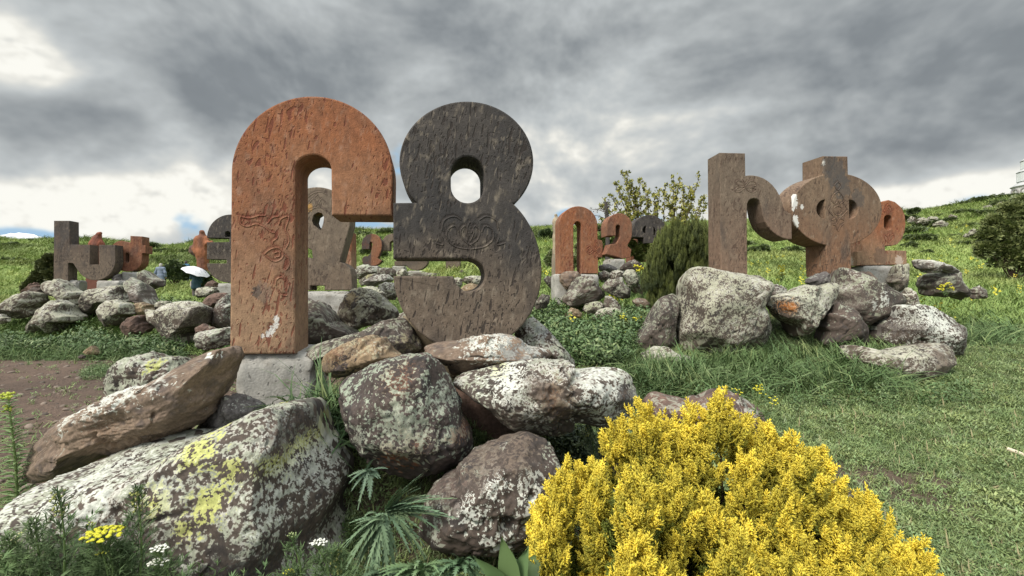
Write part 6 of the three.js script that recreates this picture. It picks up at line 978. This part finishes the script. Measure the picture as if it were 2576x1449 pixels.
person('person with grey hair in a long blue grey coat, seen from behind on the meadow', at(404, 28), 0.12, 1.76, { coat: [0.17, 0.21, 0.29], trousers: [0.04, 0.05, 0.075], hair: [0.42, 0.40, 0.36], coatBottom: 0.68,
  joints: { elL: [-0.29, 1.14, 0.03], wrL: [-0.27, 0.90, -0.05], elR: [0.29, 1.14, 0.03], wrR: [0.28, 0.90, -0.04], knL: [-0.10, 0.49, -0.06], anL: [-0.10, 0.08, 0.06], knR: [0.10, 0.49, -0.02], anR: [0.10, 0.08, -0.04], head: [0, 1.60, -0.03] } });
person('person in a blue jacket and dark trousers, standing behind the white umbrella', at(468, 32), -0.1, 1.72, { coat: [0.045, 0.13, 0.22], trousers: [0.028, 0.032, 0.042], hair: [0.05, 0.04, 0.035], coatBottom: 0.86,
  joints: { elL: [-0.31, 1.16, 0.02], wrL: [-0.24, 0.96, -0.10], elR: [0.31, 1.16, 0.02], wrR: [0.24, 0.96, -0.10], knL: [-0.15, 0.49, -0.02], anL: [-0.17, 0.08, 0.02], knR: [0.14, 0.49, -0.04], anR: [0.17, 0.08, 0.0] }, bag: { col: [0.12, 0.38, 0.50], bones: [[[-0.05, 1.32, 0.15], [-0.03, 1.2, 0.16], 0.075, 0.07]] } });
const p3 = person('person in a dark teal coat holding up the white umbrella', at(493, 23.5), 0.55, 1.68, { coat: [0.016, 0.045, 0.062], trousers: [0.085, 0.08, 0.08], hair: [0.10, 0.07, 0.05], coatBottom: 0.62,
  joints: { elL: [-0.24, 1.15, -0.10], wrL: [-0.10, 1.30, -0.24], elR: [0.27, 1.13, 0.03], wrR: [0.22, 0.90, -0.06], knL: [-0.10, 0.49, -0.08], anL: [-0.10, 0.08, 0.02], knR: [0.10, 0.49, 0.0], anR: [0.10, 0.08, 0.05], head: [0, 1.59, -0.03] }, bag: { col: [0.42, 0.36, 0.33], bones: [[[-0.22, 0.95, -0.10], [-0.22, 0.72, -0.08], 0.05, 0.06]] } });
{ // umbrella tilted to the right over the person in teal
  const c = P(484, 668, 23.3), hnd = new THREE.Vector3(-0.10, 1.30, -0.24).multiplyScalar(1.68 / 1.72).applyAxisAngle(new THREE.Vector3(0, 1, 0), 0.55).add(p3.position);
  const axis = new THREE.Vector3(0.40, 0.90, 0.06).normalize(), G = group('umbrella', hnd); G.quaternion.setFromUnitVectors(new THREE.Vector3(0, 1, 0), axis);
  const Rr = 0.68, top = 0.50, B = new Buf(), uv = [], nr = 8;
  const prof = (t, k) => [Rr * t, top - 0.30 * t * t - 0.02 * t * Math.cos(k * Math.PI * 2)];
  for (let i = 0; i <= nr * 6; i++) for (let j = 0; j <= 8; j++) { const a = i / (nr * 6) * 6.2832, sc = Math.abs(((i / 6) % 1) - 0.5) * 2, t = j / 8, r = Rr * t * (1 - 0.045 * (1 - sc * sc) * t), y = top - 0.30 * t * t + 0.03 * (1 - sc * sc) * t; B.v(Math.cos(a) * r, y, Math.sin(a) * r); uv.push(Math.cos(a) * t * 0.5 + 0.5, Math.sin(a) * t * 0.5 + 0.5); }
  for (let i = 0; i < nr * 6; i++) for (let j = 0; j < 8; j++) { const a = i * 9 + j; B.quad(a, a + 1, a + 10, a + 9); }
  const g = B.geo(); g.setAttribute('uv', new THREE.Float32BufferAttribute(uv, 2));
  const tx = dataTex(256, 256, (i, j) => { const x = i / 256 * 9, y = j / 256 * 9, n = noise(x * 1.5, y * 1.5, 1), r = Math.hypot(i - 128, j - 128) / 128, l = Math.abs(noise(x * 1.1 + n, y * 1.1, 9)); const m = sst(0.09, 0.04, l) * sst(0.35, 0.45, r) * sst(0.9, 0.8, r) * sst(-0.25, -0.1, noise(x * 0.6, y * 0.6, 4)); return mix3([0.72, 0.71, 0.74], [0.10, 0.10, 0.16], m * 0.85); });
  mesh('canopy', g, new THREE.MeshStandardMaterial({ map: tx, roughness: 0.7, side: THREE.DoubleSide }), G);
  mesh('shaft', limb([new THREE.Vector3(0, -0.12, 0), new THREE.Vector3(0, 0.2, 0), new THREE.Vector3(0, top + 0.05, 0)], 0.006, 0.005, 4, 6), std([0.3, 0.3, 0.31], 0.4), G);
  mesh('handle', limb([new THREE.Vector3(0, -0.05, 0), new THREE.Vector3(0, -0.14, 0), new THREE.Vector3(0.03, -0.18, 0), new THREE.Vector3(0.06, -0.14, 0)], 0.013, 0.012, 8, 7), std([0.04, 0.035, 0.03], 0.5), G);
  for (let k = 0; k < nr; k++) { const a = k / nr * 6.2832, q = t => new THREE.Vector3(Math.cos(a) * Rr * t, top - 0.30 * t * t - 0.008, Math.sin(a) * Rr * t); mesh('rib', limb([q(0.02), q(0.5), q(0.99)], 0.004, 0.003, 5, 4), std([0.25, 0.25, 0.26], 0.4), G); }
  tag(G, 'white umbrella with a dark scrawled pattern, tilted over the person in teal', 'umbrella');
}
// ---------------------------------------------------------------- carved stone figures standing among the letters
function statue(label, px, pyTop, pyFoot, d, bones, col, lo, hi, yaw = 0) { // bones in units of the figure's height
  const foot = P(px, pyFoot, d), h = (pyFoot - pyTop) / F * d, G = group('stone_statue', new THREE.Vector3(foot.x, foot.y, foot.z)); G.rotation.y = yaw;
  const g = field(bones.map(b => [b[0].map(q => q * h), b[1].map(q => q * h), b[2] * h, b[3] * h, b[4]]), 0.05 * h, lo.map(q => q * h), hi.map(q => q * h), 64, (p, dd) => dd + 0.012 * h * noise(p[0] / h * 14, p[1] / h * 7, p[2] / h * 14) + 0.005 * h * noise(p[0] / h * 40, p[1] / h * 22, p[2] / h * 40));
  const c = [], q = g.attributes.position; for (let i = 0; i < q.count; i++) { const x = q.getX(i) / h, y = q.getY(i) / h, z = q.getZ(i) / h, n = noise(x * 6, y * 4, z * 6), m = noise(x * 25, y * 25, z * 25); const k = 1 + m * 0.25; c.push(...mix3(col[0], col[1], sst(-0.1, 0.5, n)).map(v => v * k)); }
  g.setAttribute('color', new THREE.Float32BufferAttribute(c, 3));
  mesh('figure', g, new THREE.MeshStandardMaterial({ vertexColors: true, roughness: 0.95 }), G);
  const gy = ground(foot.x, foot.z), ph = foot.y - gy + 0.2; const p = roughBox(0.30 * h, ph, 0.26 * h, 3); p.translate(0, -ph / 2 + 0.02, 0); mesh('pedestal', p, std(col[1], 0.95), G);
  return tag(G, label, 'statue');
}
const OR = [[0.25, 0.095, 0.045], [0.16, 0.07, 0.045]], PALE = [[0.34, 0.28, 0.20], [0.24, 0.20, 0.15]];
statue('orange stone statue of a robed figure with one arm held out, beside the banded letter', 508, 577, 688, 25, [[[0, 0.93, 0], [0.01, 0.89, -0.01], 0.055, 0.048], [[0, 0.80, 0], [0, 0.86, 0], 0.045, 0.04], [[-0.09, 0.78, 0], [0.08, 0.78, 0], 0.07, 0.065, 1.3], [[0, 0.75, 0], [0.01, 0.45, 0], 0.12, 0.13, 1.2], [[0.01, 0.45, 0], [0.03, 0.02, 0], 0.13, 0.10, 1.1], [[0.10, 0.76, 0.02], [0.16, 0.68, 0.08], 0.045, 0.04], [[0.16, 0.68, 0.08], [0.26, 0.70, 0.10], 0.038, 0.028], [[0.26, 0.70, 0.10], [0.285, 0.69, 0.10], 0.022, 0.014], [[-0.12, 0.76, 0], [-0.15, 0.55, 0.03], 0.05, 0.05], [[-0.15, 0.55, 0.03], [-0.08, 0.48, 0.08], 0.045, 0.04]], OR, [-0.35, -0.03, -0.3], [0.4, 1.02, 0.3], 0.1);
statue('red stone bust with a cloak, showing above the bowl of the far left letter', 243, 583, 690, 24, [[[0.04, 0.94, 0], [0.04, 0.90, -0.02], 0.045, 0.045], [[0.06, 0.96, 0], [0.08, 0.975, 0], 0.03, 0.02], [[0.0, 0.84, 0], [0.02, 0.70, 0], 0.085, 0.11], [[-0.05, 0.70, 0], [0.06, 0.70, 0], 0.09, 0.09], [[0, 0.70, 0], [0, 0.02, 0], 0.12, 0.13, 1.1]], [[0.24, 0.075, 0.045], [0.15, 0.058, 0.042]], [-0.3, -0.03, -0.3], [0.3, 1.05, 0.3], 0.2);
statue('pale tan stone statue peeping out behind the left edge of the orange arch', 1404, 537, 640, 14, [[[-0.06, 0.955, 0], [-0.06, 0.93, 0], 0.04, 0.036], [[-0.05, 0.88, 0], [-0.02, 0.84, 0], 0.035, 0.05], [[-0.07, 0.80, 0], [0.07, 0.80, 0], 0.06, 0.06, 1.3], [[-0.02, 0.78, 0], [0, 0.4, 0], 0.12, 0.12, 1.1], [[0, 0.4, 0], [0, 0.02, 0], 0.13, 0.14, 1.1]], PALE, [-0.3, -0.03, -0.3], [0.3, 1.02, 0.3], 0);
rock('rock', 'rough reddish carved block behind the left shoulder of the orange statue', 'brown', 25.5, mD3, '1962,290 1985,250 2020,230 2060,190 2110,200 2120,300 2110,420 2070,410 2010,370 1970,340', { amt: -0.3, rough: 2, n: 26, cuts: 3 });
bush('bush', 'dark bush at the foot of the orange statue, right of the umbrella', 24.4, [[512, 690, 10], [504, 700, 12], [520, 698, 10], [498, 690, 9], [512, 712, 14], [524, 712, 12]], 260, 0.11, [[0.035, 0.06, 0.02], [0.085, 0.12, 0.035]], 44);
{ // thin dark dead tree behind the figure two
  const d = 14.2, b = P(1527, 690, d), base = new THREE.Vector3(b.x, ground(b.x, b.z), b.z), G = group('dead_tree', base), R = rng(6), top = P(1524, 508, d).sub(base), st = [], lv = [];
  mesh('trunk', limb([new THREE.Vector3(0, -0.1, 0), top.clone().multiplyScalar(0.6).add(new THREE.Vector3(0.05, 0, 0)), top], 0.10, 0.055, 8, 7), std([0.07, 0.06, 0.058], 0.95), G);
  for (let i = 0; i < 14; i++) { const s = top.clone().multiplyScalar(0.62 + R() * 0.36), e = s.clone().add(new THREE.Vector3((R() - 0.65) * 0.8, (R() - 0.3) * 0.4, (R() - 0.5) * 0.5)); st.push(limb([s, s.clone().lerp(e, 0.5).add(new THREE.Vector3(0, 0.05, 0)), e], 0.014, 0.004, 5, 4)); for (let k = 0; k < 8; k++) lv.push([s.clone().lerp(e, 0.4 + R() * 0.6).add(new THREE.Vector3((R() - 0.5) * 0.12, (R() - 0.5) * 0.12, 0)), new THREE.Vector3(R() - 0.5, R() - 0.5, R() - 0.5).normalize(), 0.06, [0.06, 0.075, 0.035]]); }
  mesh('branches', mergeGeometries(st), bark, G); const B = new Buf(); leafInto(B, new THREE.Vector3(), new THREE.Vector3(0, 1, 0), new THREE.Vector3(0, 0, 1), 1, 0.6, 0.2); sprays(G, [B.geo()], waxy, lv);
  tag(G, 'thin dark bare trunk standing left behind the figure two letter', 'tree');
}
{ // church tower on the right hill
  const d = 118, c = P(2602, 492, d), px = d / F, k0 = 0.66, G = group('church_tower', new THREE.Vector3(c.x, c.y, c.z)), N = 12, wallM = std([0.64, 0.63, 0.62], 0.9), grey = std([0.46, 0.47, 0.475], 0.8), white = std([0.74, 0.77, 0.78], 0.4), dark = std([0.30, 0.29, 0.285], 0.9);
  const ring = (r0, r1, y0, y1) => { const g = new THREE.CylinderGeometry(r1 * k0, r0 * k0, y1 - y0, N, 1, false); g.rotateY(Math.PI / N); g.translate(0, (y0 + y1) / 2, 0); return g; };
  mesh('wall', ring(57 * px, 57 * px, -6, 24 * px), wallM, G);
  mesh('roof', mergeGeometries([ring(62 * px, 62 * px, 24.05 * px, 25.5 * px), ring(61 * px, 45 * px, 25.55 * px, 34 * px)]), grey, G);
  for (let k = 0; k < N; k++) { const a = (k + 0.5) / N * 6.2832, rr = 57 * px * k0 * Math.cos(Math.PI / N), S = new THREE.Shape(), w = 8 * px, h = 13 * px; S.moveTo(-w, 0); S.lineTo(-w, h * 0.45); S.absarc(0, h * 0.45, w, Math.PI, 0, true); S.lineTo(w, 0); S.lineTo(w * 0.72, 0); S.lineTo(w * 0.72, h * 0.45); S.absarc(0, h * 0.45, w * 0.72, 0, Math.PI, false); S.lineTo(-w * 0.72, 0); const g = new THREE.ExtrudeGeometry(S, { depth: 0.35, bevelEnabled: false }); const m = mesh('arch', g, dark, G); m.position.set(Math.sin(a) * (rr - 0.1), 5 * px, Math.cos(a) * (rr - 0.1)); m.rotation.y = a; }
  for (const [r, y0, y1] of [[44, 36, 60], [34, 68, 88]]) {
    mesh('drum', ring(r * px * 0.97, r * px * 0.97, (y0 - 3) * px, (y1 + 1) * px), grey, G);
    for (let k = 0; k < N; k++) { const a = (k + 0.5) / N * 6.2832, rr = r * px * k0 * Math.cos(Math.PI / N), w = 2 * r * px * k0 * Math.tan(Math.PI / N) * 0.78; const m = mesh('window', new THREE.BoxGeometry(w, (y1 - y0) * px * 0.9, 0.22), white, G); m.position.set(Math.sin(a) * rr, (y0 + y1) / 2 * px, Math.cos(a) * rr); m.rotation.y = a; }
    mesh('roof', ring((r + 3) * px, (r - 8) * px, (y1 + 1.05) * px, (y1 + 8) * px), std([0.46, 0.47, 0.47], 0.8), G);
  }
  mesh('dome', (() => { const g = new THREE.SphereGeometry(26 * k0 * px, 20, 10, 0, 6.2832, 0, Math.PI / 2); g.translate(0, 96 * px, 0); return g; })(), grey, G);
  tag(G, 'pale tiered church tower on top of the hill at the right edge', 'church');
}

renderer.render(scene, camera);
